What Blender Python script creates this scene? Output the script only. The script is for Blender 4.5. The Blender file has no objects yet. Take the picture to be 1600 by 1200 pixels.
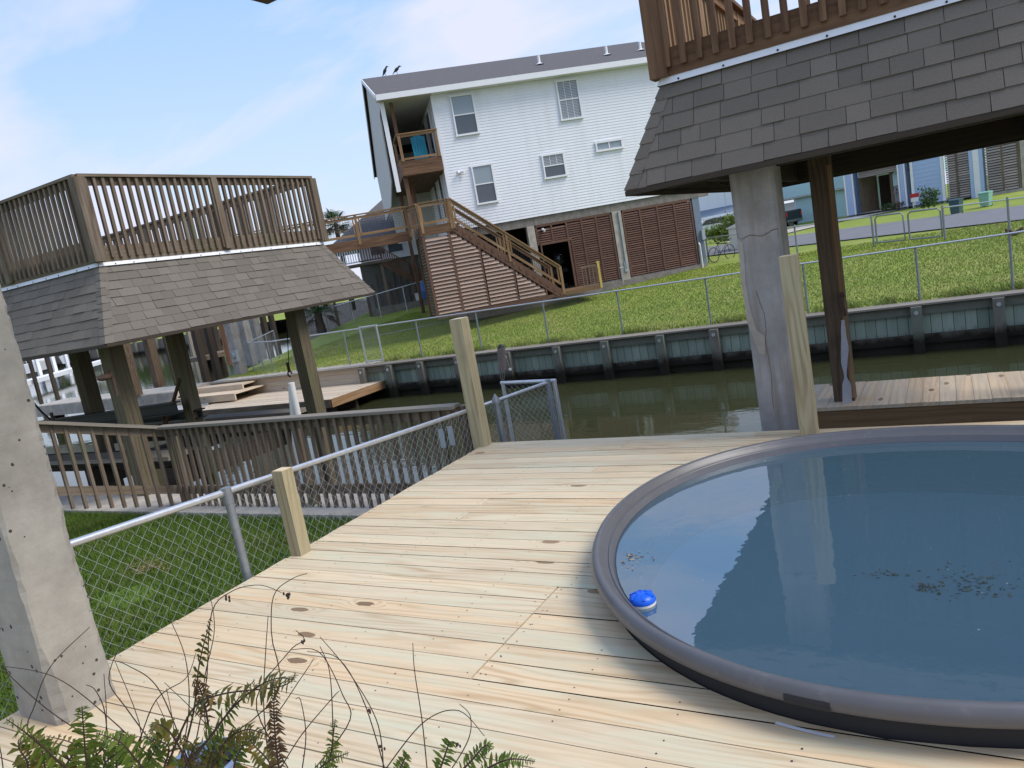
import bpy, math, random
import numpy as np
from mathutils import Vector
random.seed(7); np.random.seed(7)
sc = bpy.context.scene
COL = sc.collection
V = Vector
R_ = math.radians

# ------------------------------------------------------------------ camera calibration (metres, deck top = z 0)
FPX = 1187.0; ROLL, PITCH, YAW, CH = R_(10.27), R_(9.07), R_(30.8), 1.6
CF = V((-math.sin(YAW)*math.cos(PITCH), math.cos(YAW)*math.cos(PITCH), -math.sin(PITCH)))
_r0 = V((math.cos(YAW), math.sin(YAW), 0)); _u0 = _r0.cross(CF)
CR = _r0*math.cos(ROLL) - _u0*math.sin(ROLL)
CU = _r0*math.sin(ROLL) + _u0*math.cos(ROLL)
CO = V((0, 0, CH))
def ray(x, y): return CF + CR*((x-800)/FPX) - CU*((y-600)/FPX)
def PL(x, y, p, n):
    d = ray(x, y); n = V(n); t = (V(p)-CO).dot(n)/d.dot(n); return CO + d*t
def PZ(x, y, z): return PL(x, y, (0, 0, z), (0, 0, 1))
def PY(x, y, Y): return PL(x, y, (0, Y, 0), (0, 1, 0))
def PX(x, y, X): return PL(x, y, (X, 0, 0), (1, 0, 0))
def PD(x, y, D): return CO + ray(x, y)*D

cam = bpy.data.cameras.new("camera"); co = bpy.data.objects.new("camera", cam); COL.objects.link(co)
cam.sensor_width = 36; cam.lens = 36*FPX/1600; cam.clip_start = .05; cam.clip_end = 3000
from mathutils import Matrix
co.matrix_world = Matrix(((CR.x, CU.x, -CF.x, CO.x), (CR.y, CU.y, -CF.y, CO.y), (CR.z, CU.z, -CF.z, CO.z), (0, 0, 0, 1)))
sc.camera = co

# ------------------------------------------------------------------ mesh builder
class Frame:
    def __init__(s, o, ex, ey, ez=(0, 0, 1)): s.o, s.ex, s.ey, s.ez = V(o), V(ex), V(ey), V(ez)
    def __call__(s, p): return s.o + s.ex*p[0] + s.ey*p[1] + s.ez*p[2]
WL = {}
class MB:
    def __init__(s, fr=None):
        s.v, s.f, s.uv, s.mi, s.rn, s.sm = [], [], [], [], [], []; s.fr = fr
    def pt(s, p): return tuple(s.fr(p)) if s.fr else tuple(p)
    def face(s, pts, uv=None, m=0, r=None, sm=False):
        k = len(s.v); s.v += [s.pt(p) for p in pts]; s.f.append(tuple(range(k, k+len(pts))))
        s.uv += uv if uv else [(p[0], p[1]) for p in pts]
        s.mi.append(m); s.rn.append(random.random() if r is None else r); s.sm.append(sm)
    def idx(s, verts, faces, m=0, r=None, sm=False, uvs=None):
        k = len(s.v); s.v += [s.pt(p) for p in verts]; r = random.random() if r is None else r
        for f in faces:
            s.f.append(tuple(i+k for i in f)); s.mi.append(m); s.rn.append(r); s.sm.append(sm)
            s.uv += [uvs[i] for i in f] if uvs else [(verts[i][0]+verts[i][1], verts[i][2]) for i in f]
    def beam(s, a, b, w, h, up=(0, 0, 1), m=0, r=None, w2=None, h2=None):
        a, b = V(a), V(b); ax = b-a; L = ax.length
        if L < 1e-6: return
        ax /= L; up = V(up)
        if abs(ax.dot(up)) > .98: up = V((0, 1, 0)) if abs(ax.y) < .9 else V((1, 0, 0))
        sd = ax.cross(up).normalized(); u = sd.cross(ax)
        w2 = w if w2 is None else w2; h2 = h if h2 is None else h2
        A = [a+sd*(x*w/2)+u*(y*h/2) for x, y in ((-1, -1), (1, -1), (1, 1), (-1, 1))]
        B = [b+sd*(x*w2/2)+u*(y*h2/2) for x, y in ((-1, -1), (1, -1), (1, 1), (-1, 1))]
        r = random.random() if r is None else r; o = r*37.
        per = [w, h, w, h]; c = 0
        for i in range(4):
            j = (i+1) % 4
            s.face([A[i], A[j], B[j], B[i]], [(o, c), (o, c+per[i]), (o+L, c+per[i]), (o+L, c)], m, r); c += per[i]
        s.face([A[3], A[2], A[1], A[0]], [(o, 0), (o+.01*w, w), (o+.01*h, w), (o, h)], m, r)
        s.face([B[0], B[1], B[2], B[3]], [(o, 0), (o+.01*w, w), (o+.01*h, w), (o, h)], m, r)
    def box(s, x0, x1, y0, y1, z0, z1, m=0, r=None):
        dx, dy, dz = abs(x1-x0), abs(y1-y0), abs(z1-z0); cx, cy, cz = (x0+x1)/2, (y0+y1)/2, (z0+z1)/2
        if dx >= dy and dx >= dz: s.beam((x0, cy, cz), (x1, cy, cz), dy, dz, (0, 0, 1), m, r)
        elif dy >= dz: s.beam((cx, y0, cz), (cx, y1, cz), dx, dz, (0, 0, 1), m, r)
        else: s.beam((cx, cy, z0), (cx, cy, z1), dx, dy, (0, 1, 0), m, r)
    def tube(s, pts, r, n=8, m=0, cap=True, sm=True, rn=None):
        pts = [V(p) for p in pts]; N = len(pts); rr = r if isinstance(r, (list, tuple)) else [r]*N
        vs, fs, uvs = [], [], []; prev = None; L = 0
        for i, p in enumerate(pts):
            t = (pts[min(i+1, N-1)]-pts[max(i-1, 0)])
            t = t.normalized() if t.length > 1e-9 else V((0, 0, 1))
            if prev is None:
                a = V((0, 0, 1)) if abs(t.z) < .9 else V((1, 0, 0)); u = t.cross(a).normalized()
            else: u = (prev - t*prev.dot(t)); u = u.normalized() if u.length > 1e-6 else t.orthogonal().normalized()
            prev = u; w = t.cross(u)
            if i: L += (p-pts[i-1]).length
            for k in range(n):
                an = 2*math.pi*k/n; vs.append(p+(u*math.cos(an)+w*math.sin(an))*rr[i]); uvs.append((L, rr[i]*an))
        for i in range(N-1):
            for k in range(n):
                fs.append((i*n+k, i*n+(k+1) % n, (i+1)*n+(k+1) % n, (i+1)*n+k))
        rn = random.random() if rn is None else rn
        s.idx(vs, fs, m, rn, sm, uvs)
        if cap:
            s.face(vs[:n][::-1], [(0, 0)]*n, m, rn); s.face(vs[-n:], [(0, 0)]*n, m, rn)
    def lathe(s, c, prof, n=32, m=0, sm=True, rfun=None, a0=0, a1=2*math.pi):
        c = V(c); vs, fs, uvs = [], [], []; full = abs(a1-a0-2*math.pi) < 1e-6; nn = n if full else n+1
        for (r, z) in prof:
            for k in range(nn):
                an = a0+(a1-a0)*k/n; q = r+(rfun(an)*min(1, r) if rfun else 0)
                vs.append(c+V((q*math.cos(an), q*math.sin(an), z))); uvs.append((an*r, z))
        for i in range(len(prof)-1):
            for k in range(n):
                k2 = (k+1) % nn; fs.append((i*nn+k, i*nn+k2, (i+1)*nn+k2, (i+1)*nn+k))
        s.idx(vs, fs, m, None, sm, uvs)
    def prism(s, poly, vec, m=0, r=None):
        vec = V(vec); a = [V(p) for p in poly]; b = [p+vec for p in a]; r = random.random() if r is None else r
        L = 0; n = len(a); o = r*31
        def uvp(P):
            e = (a[1]-a[0]).normalized(); nn = (a[1]-a[0]).cross(a[-1]-a[0]).normalized(); f = nn.cross(e)
            return [(o+(p-a[0]).dot(e), (p-a[0]).dot(f)) for p in P]
        s.face(a[::-1], uvp(a[::-1]), m, r); s.face(b, uvp(b), m, r)
        for i in range(n):
            j = (i+1) % n; l = (a[j]-a[i]).length
            s.face([a[i], a[j], b[j], b[i]], [(o+L, 0), (o+L+l, 0), (o+L+l, vec.length), (o+L, vec.length)], m, r); L += l
    def ball(s, c, rx, ry, rz, nu=12, nv=8, m=0, sm=True):
        c = V(c); vs, fs = [], []
        for i in range(nv+1):
            th = math.pi*i/nv
            for k in range(nu):
                an = 2*math.pi*k/nu; vs.append(c+V((rx*math.sin(th)*math.cos(an), ry*math.sin(th)*math.sin(an), rz*math.cos(th))))
        for i in range(nv):
            for k in range(nu): fs.append((i*nu+k, (i+1)*nu+k, (i+1)*nu+(k+1) % nu, i*nu+(k+1) % nu))
        s.idx(vs, fs, m, None, sm)
    def build(s, name, mats, parent=None, loc=None):
        me = bpy.data.meshes.new(name)
        if not isinstance(mats, (list, tuple)): mats = [mats]
        P = np.array(s.v, dtype=np.float32)
        if parent is not None: o0 = WL[parent.name]
        elif loc is not None: o0 = V(loc)
        else:
            mn, mx = P.min(0), P.max(0); o0 = V(((mn[0]+mx[0])/2, (mn[1]+mx[1])/2, mn[2]))
        P = P - np.array(o0, dtype=np.float32)
        me.from_pydata(P.tolist(), [], s.f)
        uvl = me.uv_layers.new(name="UVMap"); uvl.data.foreach_set("uv", np.array(s.uv, dtype=np.float32).ravel())
        for mt in mats: me.materials.append(mt)
        me.polygons.foreach_set("material_index", s.mi); me.polygons.foreach_set("use_smooth", s.sm)
        at = me.attributes.new("rnd", "FLOAT", "FACE"); at.data.foreach_set("value", s.rn)
        me.update()
        ob = bpy.data.objects.new(name, me); COL.objects.link(ob)
        if parent is not None: ob.parent = parent
        else: ob.location = o0
        WL[ob.name] = o0
        return ob
def tag(o, label=None, cat=None, group=None, kind=None):
    if label: o["label"] = label
    if cat: o["category"] = cat
    if group: o["group"] = group
    if kind: o["kind"] = kind
    return o
def thing(name, label, cat, loc, group=None):
    o = bpy.data.objects.new(name, None); COL.objects.link(o); o.location = loc; o.empty_display_size = .2
    WL[o.name] = V(loc); return tag(o, label, cat, group)
def copy_thing(src, newloc, label, rz=0.0):
    c = src.copy(); COL.objects.link(c); c.location = newloc; c.rotation_euler = (0, 0, rz); c["label"] = label; WL[c.name] = V(newloc)
    for ch in list(src.children):
        k = ch.copy(); COL.objects.link(k); k.parent = c
        for g in ch.children:
            q = g.copy(); COL.objects.link(q); q.parent = k
    return c

# ------------------------------------------------------------------ materials
class NT:
    def __init__(s, name):
        s.m = bpy.data.materials.new(name); s.m.use_nodes = True; s.t = s.m.node_tree; s.n = s.t.nodes; s.l = s.t.links
        s.b = s.n["Principled BSDF"]; s.out = s.n["Material Output"]
    def node(s, typ, **k):
        n = s.n.new(typ)
        for a, v in k.items(): setattr(n, a, v)
        return n
    def put(s, sock, v):
        if isinstance(v, bpy.types.NodeSocket): s.l.new(v, sock)
        elif v is not None:
            if sock.type == 'RGBA' and len(v) == 3: v = (*v, 1)
            sock.default_value = v
    def math(s, op, a, b=None, c=None, clamp=False):
        n = s.node("ShaderNodeMath", operation=op); n.use_clamp = clamp
        s.put(n.inputs[0], a); s.put(n.inputs[1], b); s.put(n.inputs[2], c); return n.outputs[0]
    def mix(s, fac, a, b, bt='MIX'):
        n = s.node("ShaderNodeMix", data_type='RGBA', blend_type=bt); s.put(n.inputs[0], fac); s.put(n.inputs[6], a); s.put(n.inputs[7], b); return n.outputs[2]
    def noise(s, vec, scale=5, detail=3, rough=.5, dist=0, dim='3D'):
        n = s.node("ShaderNodeTexNoise", noise_dimensions=dim); s.put(n.inputs["Vector"], vec); s.put(n.inputs["Scale"], scale)
        s.put(n.inputs["Detail"], detail); s.put(n.inputs["Roughness"], rough); s.put(n.inputs["Distortion"], dist); return n.outputs[0]
    def voro(s, vec, scale=5, rand=1, feat='F1', dim='3D'):
        n = s.node("ShaderNodeTexVoronoi", feature=feat, voronoi_dimensions=dim); s.put(n.inputs["Vector"], vec); s.put(n.inputs["Scale"], scale); s.put(n.inputs["Randomness"], rand); return n
    def ramp(s, fac, *st):
        n = s.node("ShaderNodeValToRGB"); e = n.color_ramp.elements
        while len(e) < len(st): e.new(.5)
        for q, (p, c) in zip(e, st):
            q.position = p; q.color = (*c, 1) if isinstance(c, tuple) else (c, c, c, 1)
        s.put(n.inputs[0], fac); return n.outputs[0]
    def comb(s, x, y, z):
        n = s.node("ShaderNodeCombineXYZ"); s.put(n.inputs[0], x); s.put(n.inputs[1], y); s.put(n.inputs[2], z); return n.outputs[0]
    def uv(s):
        n = s.node("ShaderNodeUVMap"); n.uv_map = "UVMap"; q = s.node("ShaderNodeSeparateXYZ"); s.l.new(n.outputs[0], q.inputs[0]); return n.outputs[0], q.outputs[0], q.outputs[1]
    def rnd(s):
        n = s.node("ShaderNodeAttribute", attribute_name="rnd"); return n.outputs["Fac"]
    def obj(s):
        return s.node("ShaderNodeNewGeometry").outputs["Position"]
    def bump(s, h, st=.3, d=.01):
        n = s.node("ShaderNodeBump"); s.put(n.inputs["Strength"], st); s.put(n.inputs["Distance"], d); s.put(n.inputs["Height"], h); s.l.new(n.outputs[0], s.b.inputs["Normal"]); return n
    def set(s, **k):
        for a, v in k.items():
            s.put(s.b.inputs[{"color": "Base Color", "rough": "Roughness", "metal": "Metallic", "spec": "Specular IOR Level", "trans": "Transmission Weight", "alpha": "Alpha", "ior": "IOR", "coat": "Coat Weight"}[a]], v)
        return s
def mul(c, k): return tuple(min(1, x*k) for x in c)

def wood(name, light, dark, tint=None, knots=0.0, ring=26, rough=.75, var=.25, grey=None, greyamt=0, fine=.5, bump=.25, stain=None, amp=1.0):
    t = NT(name); _, u, v = t.uv(); r = t.rnd()
    ro = t.math('MULTIPLY', r, 53.0)
    p = t.comb(t.math('MULTIPLY', u, .55), t.math('MULTIPLY', v, 5.5), ro)
    n1 = t.noise(p, 1.0, 2, .5, .3)
    kv = None
    ph = t.math('ADD', t.math('MULTIPLY', n1, ring), t.math('MULTIPLY', v, 105.0))
    if knots > 0:
        kp = t.comb(t.math('MULTIPLY', u, 1.5), t.math('MULTIPLY', v, 4.2), ro)
        vo = t.voro(kp, 1.0, 1.0, 'F1', '2D'); kd = vo.outputs["Distance"]
        sepc = t.node("ShaderNodeSeparateColor"); t.l.new(vo.outputs["Color"], sepc.inputs[0])
        has = t.math('LESS_THAN', sepc.outputs[0], knots)
        g = t.math('MULTIPLY', has, t.math('SUBTRACT', 1.0, t.math('MULTIPLY', kd, 3.2), clamp=True), clamp=True)
        ph = t.math('ADD', ph, t.math('MULTIPLY', t.math('MULTIPLY', g, g), 26.0))
        kv = t.math('MULTIPLY', has, t.math('LESS_THAN', t.math('ADD', kd, t.math('MULTIPLY', t.noise(kp, 14, 2), .07)), .125))
    rings = t.math('ADD', t.math('MULTIPLY', t.math('SINE', ph), .5), .5)
    rings = t.math('POWER', rings, 2.4)
    fn = t.noise(t.comb(t.math('MULTIPLY', u, 3.0), t.math('MULTIPLY', v, 160.0), ro), 1.0, 3, .6)
    broad = t.noise(t.comb(t.math('MULTIPLY', u, .8), t.math('MULTIPLY', v, 2.0), ro), 1.0, 2)
    amt = t.math('MULTIPLY', rings, t.ramp(broad, (.3, .15*amp), (.7, amp)))
    c = t.mix(amt, light, dark)
    c = t.mix(t.math('MULTIPLY', t.ramp(fn, (.45, 0.), (.75, 1.)), fine), c, mul(dark, .8))
    if tint: c = t.mix(t.ramp(r, (.35, 0.), (1, .8)), c, tint, 'MULTIPLY')
    c = t.mix(t.math('MULTIPLY', t.ramp(t.noise(t.obj(), 1.3, 5, .65), (.42, 0.), (.72, 1.)), .22), c, mul(dark, 1.05))
    vv = t.math('ADD', 1-var/2, t.math('MULTIPLY', t.math('FRACT', t.math('MULTIPLY', r, 7.3)), var))
    c = t.mix(1.0, c, t.comb(vv, vv, vv), 'MULTIPLY')
    if grey:
        gn = t.noise(t.comb(t.math('MULTIPLY', u, 1.2), t.math('MULTIPLY', v, 12.0), ro), 1.0, 4, .65)
        c = t.mix(t.ramp(gn, (.5-greyamt*.4, 0.), (.8-greyamt*.4, 1.)), c, grey)
    if kv is not None: c = t.mix(t.math('MULTIPLY', kv, .85), c, t.mix(sepc.outputs[2], (.13, .07, .035), (.25, .15, .08)))
    if stain:
        sn = t.noise(t.obj(), 2.2, 4, .6)
        c = t.mix(t.ramp(sn, (.55, 0.), (.75, .7)), c, stain)
    t.set(color=c, rough=rough, spec=.25)
    t.bump(t.math('ADD', t.math('MULTIPLY', rings, .4), fn), bump, .004)
    return t.m
def plain(name, col, rough=.6, metal=0, nscale=6, namt=.25, bump=0, spec=.4, spots=None, bscale=40):
    t = NT(name); pos = t.obj(); n = t.noise(pos, nscale, 4, .6)
    c = t.mix(n, mul(col, 1-namt), mul(col, 1+namt))
    if spots:
        c = t.mix(t.ramp(t.noise(pos, spots[0], 4, .65), (spots[1], 0.), (spots[1]+.12, 1.)), c, spots[2])
    t.set(color=c, rough=rough, metal=metal, spec=spec)
    if bump: t.bump(t.noise(pos, bscale, 4, .65), bump, .01)
    return t.m
def concrete(name, col, pits=True, streak=None):
    t = NT(name); pos = t.obj(); n = t.noise(pos, 3.5, 5, .65); f = t.noise(pos, 60, 3, .7)
    c = t.mix(t.ramp(n, (.3, 0.), (.7, 1.)), mul(col, .70), mul(col, 1.22)); c = t.mix(t.math('MULTIPLY', f, .35), c, mul(col, .65))
    if streak:
        sp = t.node("ShaderNodeSeparateXYZ"); t.l.new(pos, sp.inputs[0])
        q = t.comb(t.math('MULTIPLY', sp.outputs[0], 13), t.math('MULTIPLY', sp.outputs[1], 13), t.math('MULTIPLY', sp.outputs[2], .9))
        c = t.mix(t.ramp(t.noise(q, 1, 4, .6), (.5, 0.), (.72, .85)), c, streak)
    h = f
    if pits:
        vo = t.voro(pos, 38, 1.0); sepc = t.node("ShaderNodeSeparateColor"); t.l.new(vo.outputs["Color"], sepc.inputs[0])
        pit = t.math('MULTIPLY', t.math('LESS_THAN', vo.outputs["Distance"], t.math('MULTIPLY', sepc.outputs[1], .38)), t.math('LESS_THAN', sepc.outputs[0], .22))
        c = t.mix(pit, c, mul(col, .16)); h = t.math('SUBTRACT', f, t.math('MULTIPLY', pit, 2))
    t.set(color=c, rough=.9, spec=.2); t.bump(h, .35, .006); return t.m
def shingle_mat(name, a, b):
    t = NT(name); r = t.rnd(); pos = t.obj()
    c = t.mix(r, a, b)
    g = t.noise(pos, 180, 3, .8); c = t.mix(t.ramp(g, (.3, 0.), (.7, 1.)), mul_node(t, c, .72), mul_node(t, c, 1.22))
    l = t.noise(pos, 2.5, 3); c = t.mix(t.math('MULTIPLY', l, .35), c, mul(a, .7))
    t.set(color=c, rough=.95, spec=.15); t.bump(g, .5, .004); return t.m
def mul_node(t, c, k): return t.mix(1.0, c, (k, k, k), 'MULTIPLY')

M = {}
M['pine'] = wood('new_pine', (.66, .54, .365), (.42, .29, .155), tint=(1., .89, .79), knots=.20, ring=52, var=.20, fine=.30, grey=(.565, .545, .385), greyamt=.1, amp=.8)
M['pinepost'] = wood('green_pine_post', (.41, .355, .225), (.25, .195, .10), knots=.16, ring=40, var=.15, stain=(.24, .23, .12), fine=.5)
M['weather'] = wood('weathered_wood', (.185, .138, .095), (.095, .066, .043), ring=16, var=.45, fine=.7, grey=(.235, .19, .145), greyamt=.12, stain=(.11, .12, .06))
M['weathercap'] = wood('grey_cap_wood', (.27, .235, .19), (.17, .145, .11), ring=12, var=.2, fine=.7)
M['stain'] = wood('brown_stained_wood', (.145, .078, .043), (.07, .036, .021), ring=18, var=.35, fine=.6, grey=(.21, .12, .065), greyamt=.15)
M['stain2'] = wood('golden_stained_wood', (.27, .155, .07), (.14, .075, .035), ring=18, var=.3, fine=.6, grey=(.35, .24, .14), greyamt=.2)
M['reddish'] = wood('brown_red_frame', (.15, .082, .056), (.095, .05, .035), ring=10, var=.25, fine=.5)
M['post'] = wood('mossy_timber', (.145, .12, .072), (.065, .05, .03), ring=26, var=.2, fine=.8, stain=(.105, .12, .052))
M['darkpost'] = wood('dark_timber', (.15, .105, .068), (.055, .038, .024), ring=30, var=.1, fine=.9, stain=(.05, .036, .024), bump=.7)
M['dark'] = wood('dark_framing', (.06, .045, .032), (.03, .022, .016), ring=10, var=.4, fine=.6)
M['dock'] = wood('bleached_dock', (.60, .50, .37), (.45, .35, .24), tint=(1, .9, .8), knots=.25, ring=14, var=.22, fine=.35, grey=(.42, .37, .30), greyamt=.1)
M['fascia'] = wood('dock_beam', (.22, .135, .07), (.12, .07, .036), knots=.2, ring=16, var=.2, fine=.6)
M['louvre'] = wood('louvre_slat', (.155, .084, .062), (.11, .058, .043), ring=8, var=.35, fine=.4)
M['louvrepale'] = wood('pale_louvre_slat', (.42, .30, .235), (.30, .205, .155), ring=9, var=.35, fine=.5)
M['louvregrey'] = wood('grey_louvre_slat', (.42, .37, .32), (.28, .24, .205), ring=9, var=.4, fine=.5)
M['shL'] = shingle_mat('brown_shingle', (.190, .168, .140), (.146, .128, .107))
M['shR'] = shingle_mat('dark_shingle', (.195, .168, .140), (.142, .123, .104))
M['shH'] = plain('grey_shingle', (.125, .118, .118), .95, nscale=7, namt=.35, spec=.1)
M['white'] = plain('white_paint', (.78, .78, .78), .5, nscale=3, namt=.06)
M['flash'] = plain('white_flashing', (.74, .74, .75), .4, nscale=9, namt=.08)
def sidemat():
    t = NT('white_siding'); pos = t.obj(); sp = t.node("ShaderNodeSeparateXYZ"); t.l.new(pos, sp.inputs[0])
    st = t.noise(t.comb(t.math('MULTIPLY', sp.outputs[0], 3.0), t.math('MULTIPLY', sp.outputs[1], 3.0), t.math('MULTIPLY', sp.outputs[2], .35)), 1.0, 4, .6)
    bl = t.noise(pos, .5, 3)
    c = t.mix(t.ramp(st, (.50, 0.), (.78, .55)), (.80, .81, .83), (.66, .66, .63)); c = t.mix(t.math('MULTIPLY', bl, .18), c, (.70, .71, .72))
    t.set(color=c, rough=.55, spec=.35); return t.m
M['siding'] = sidemat()
M['aqua'] = plain('aqua_siding', (.47, .67, .70), .6, nscale=1, namt=.07)
M['blue'] = plain('blue_siding', (.38, .50, .70), .6, nscale=1, namt=.07)
M['navy'] = plain('dark_blue_trim', (.07, .12, .22), .6)
M['soffit'] = plain('beige_soffit', (.52, .51, .46), .7, nscale=2, namt=.1)
M['greywall'] = plain('grey_wall', (.26, .26, .27), .8, nscale=1.5, namt=.15)
M['bluepost'] = plain('slate_blue_column', (.17, .21, .27), .7, nscale=4, namt=.2)
M['concrete'] = concrete('pillar_concrete', (.36, .335, .29))
M['concol'] = concrete('column_concrete', (.345, .33, .315), pits=False, streak=(.22, .18, .135))
M['conpale'] = concrete('pale_concrete', (.44, .40, .34), pits=False)
M['block'] = concrete('block_concrete', (.25, .225, .195), pits=False, streak=(.16, .14, .115))
M['galv'] = plain('galvanised_steel', (.56, .57, .58), .42, .75, nscale=25, namt=.25, spots=(7, .66, (.33, .24, .17)))
M['galvdull'] = plain('dull_galvanised_post', (.25, .27, .29), .5, .5, nscale=20, namt=.35)
M['wire'] = plain('galvanised_wire', (.40, .41, .40), .5, .5, nscale=30, namt=.15)
M['blackmetal'] = plain('black_metal', (.02, .02, .022), .5, .3)
M['rust'] = plain('rusty_iron', (.10, .06, .04), .85, .2, nscale=20, namt=.5)
M['rubber'] = plain('black_rubber', (.018, .018, .02), .7)
M['pvc'] = plain('white_plastic_pipe', (.70, .68, .62), .4, nscale=3, namt=.08)
M['asphalt'] = plain('asphalt', (.17, .17, .18), .9, nscale=1.2, namt=.18, bump=.2)
M['drive'] = plain('concrete_drive', (.46, .41, .35), .9, nscale=.8, namt=.1)
M['rim'] = plain('grey_brown_plastic', (.098, .096, .100), .36, nscale=9, namt=.16, spec=.45, spots=(16, .60, (.135, .125, .120)))
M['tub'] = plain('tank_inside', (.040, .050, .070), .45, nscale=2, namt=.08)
M['tubfloor'] = plain('tank_floor', (.50, .64, .74), .6, nscale=.8, namt=.12)
M['sheetw'] = plain('white_sheet', (.7, .7, .72), .5)
M['bluetop'] = plain('blue_plastic', (.005, .10, .62), .35, nscale=3, namt=.1)
M['barrel'] = plain('blue_barrel', (.02, .10, .30), .45)
M['teal'] = plain('teal_paint', (.015, .25, .34), .5)
M['towel'] = plain('grey_strap_fabric', (.42, .42, .46), .9, nscale=40, namt=.2)
M['greenbin'] = plain('dark_green_bin', (.035, .085, .09), .5)
M['palebin'] = plain('pale_green_bin', (.22, .42, .34), .5)
M['red'] = plain('red_paint', (.5, .03, .03), .5)
M['yellow'] = plain('yellow_wood', (.50, .36, .10), .6)
M['blackpaint'] = plain('black_car_paint', (.012, .013, .018), .2, spec=.6)
M['whitepaint'] = plain('white_car_paint', (.72, .73, .74), .25, spec=.6)
M['bird'] = plain('black_feathers', (.012, .012, .014), .5)
M['soil'] = plain('dark_soil', (.035, .026, .02), .95, bump=.6)
M['potblue'] = plain('blue_glazed_pot', (.14, .19, .29), .18, nscale=9, namt=.3, spec=.6)
M['cane'] = plain('woven_cane', (.20, .165, .15), .8, nscale=60, namt=.5)
M['bluegrey'] = plain('blue_hull', (.03, .055, .12), .3)
M['meter'] = plain('meter_grey', (.33, .36, .38), .5)
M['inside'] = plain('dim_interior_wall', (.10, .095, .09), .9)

def glassmat(name, tint, blinds=None):
    t = NT(name); pos = t.obj(); sp = t.node("ShaderNodeSeparateXYZ"); t.l.new(pos, sp.inputs[0])
    c = tint
    if blinds:
        s = t.math('FRACT', t.math('MULTIPLY', sp.outputs[2], 17.0))
        c = t.mix(t.ramp(s, (.35, 0.), (.5, 1.)), tint, blinds)
    t.set(color=c, rough=.06, spec=.7); return t.m
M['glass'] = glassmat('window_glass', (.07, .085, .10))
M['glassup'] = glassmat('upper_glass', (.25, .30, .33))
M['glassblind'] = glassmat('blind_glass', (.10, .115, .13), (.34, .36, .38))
M['carglass'] = glassmat('car_glass', (.01, .012, .015))

def grassmat(name, a, b, dry, sc_=1.0):
    t = NT(name); pos = t.obj(); r = t.rnd()
    n = t.noise(pos, .9*sc_, 4, .65); f = t.noise(pos, 16*sc_, 4, .75)
    c = t.mix(f, a, b); c = t.mix(t.ramp(n, (.45, 0.), (.68, .8)), c, dry)
    c = t.mix(t.math('MULTIPLY', r, .45), c, mul(b, 1.15))
    t.set(color=c, rough=.85, spec=.15); t.bump(f, .8, .05); return t.m
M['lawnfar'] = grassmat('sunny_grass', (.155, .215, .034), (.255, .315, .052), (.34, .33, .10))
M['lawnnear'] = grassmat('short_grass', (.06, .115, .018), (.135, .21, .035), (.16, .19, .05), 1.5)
def leafmat(name, a, b, back=.3):
    t = NT(name); r = t.rnd(); c = t.mix(r, a, b); t.set(color=c, rough=.5, spec=.3)
    tr = t.node("ShaderNodeBsdfTranslucent"); t.put(tr.inputs[0], c); mx = t.node("ShaderNodeMixShader"); mx.inputs[0].default_value = back
    t.l.new(t.b.outputs[0], mx.inputs[1]); t.l.new(tr.outputs[0], mx.inputs[2]); t.l.new(mx.outputs[0], t.out.inputs[0]); return t.m
M['fern'] = leafmat('fern_green', (.06, .105, .014), (.15, .195, .03))
M['fernold'] = leafmat('fern_olive', (.075, .085, .016), (.14, .12, .022))
M['ferndead'] = leafmat('fern_dead', (.045, .026, .014), (.11, .06, .03), .1)
M['ferngold'] = leafmat('fern_gold', (.16, .10, .02), (.24, .16, .03))
M['stemdark'] = plain('dark_stem', (.045, .025, .02), .7)
M['palm'] = leafmat('palm_leaf', (.035, .075, .02), (.09, .14, .04))
M['palmdry'] = leafmat('palm_dry', (.10, .08, .05), (.18, .14, .08))
M['trunk'] = plain('palm_trunk', (.11, .085, .065), .95, nscale=14, namt=.4, bump=.8)
M['hedge'] = leafmat('hedge_leaf', (.05, .10, .01), (.16, .22, .02))
M['treeleaf'] = leafmat('tree_leaf', (.03, .07, .015), (.08, .14, .035))
M['litter'] = leafmat('tan_litter', (.30, .19, .08), (.42, .30, .16), .1)
M['weed'] = leafmat('pond_weed', (.025, .03, .015), (.07, .07, .03), .1)

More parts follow.
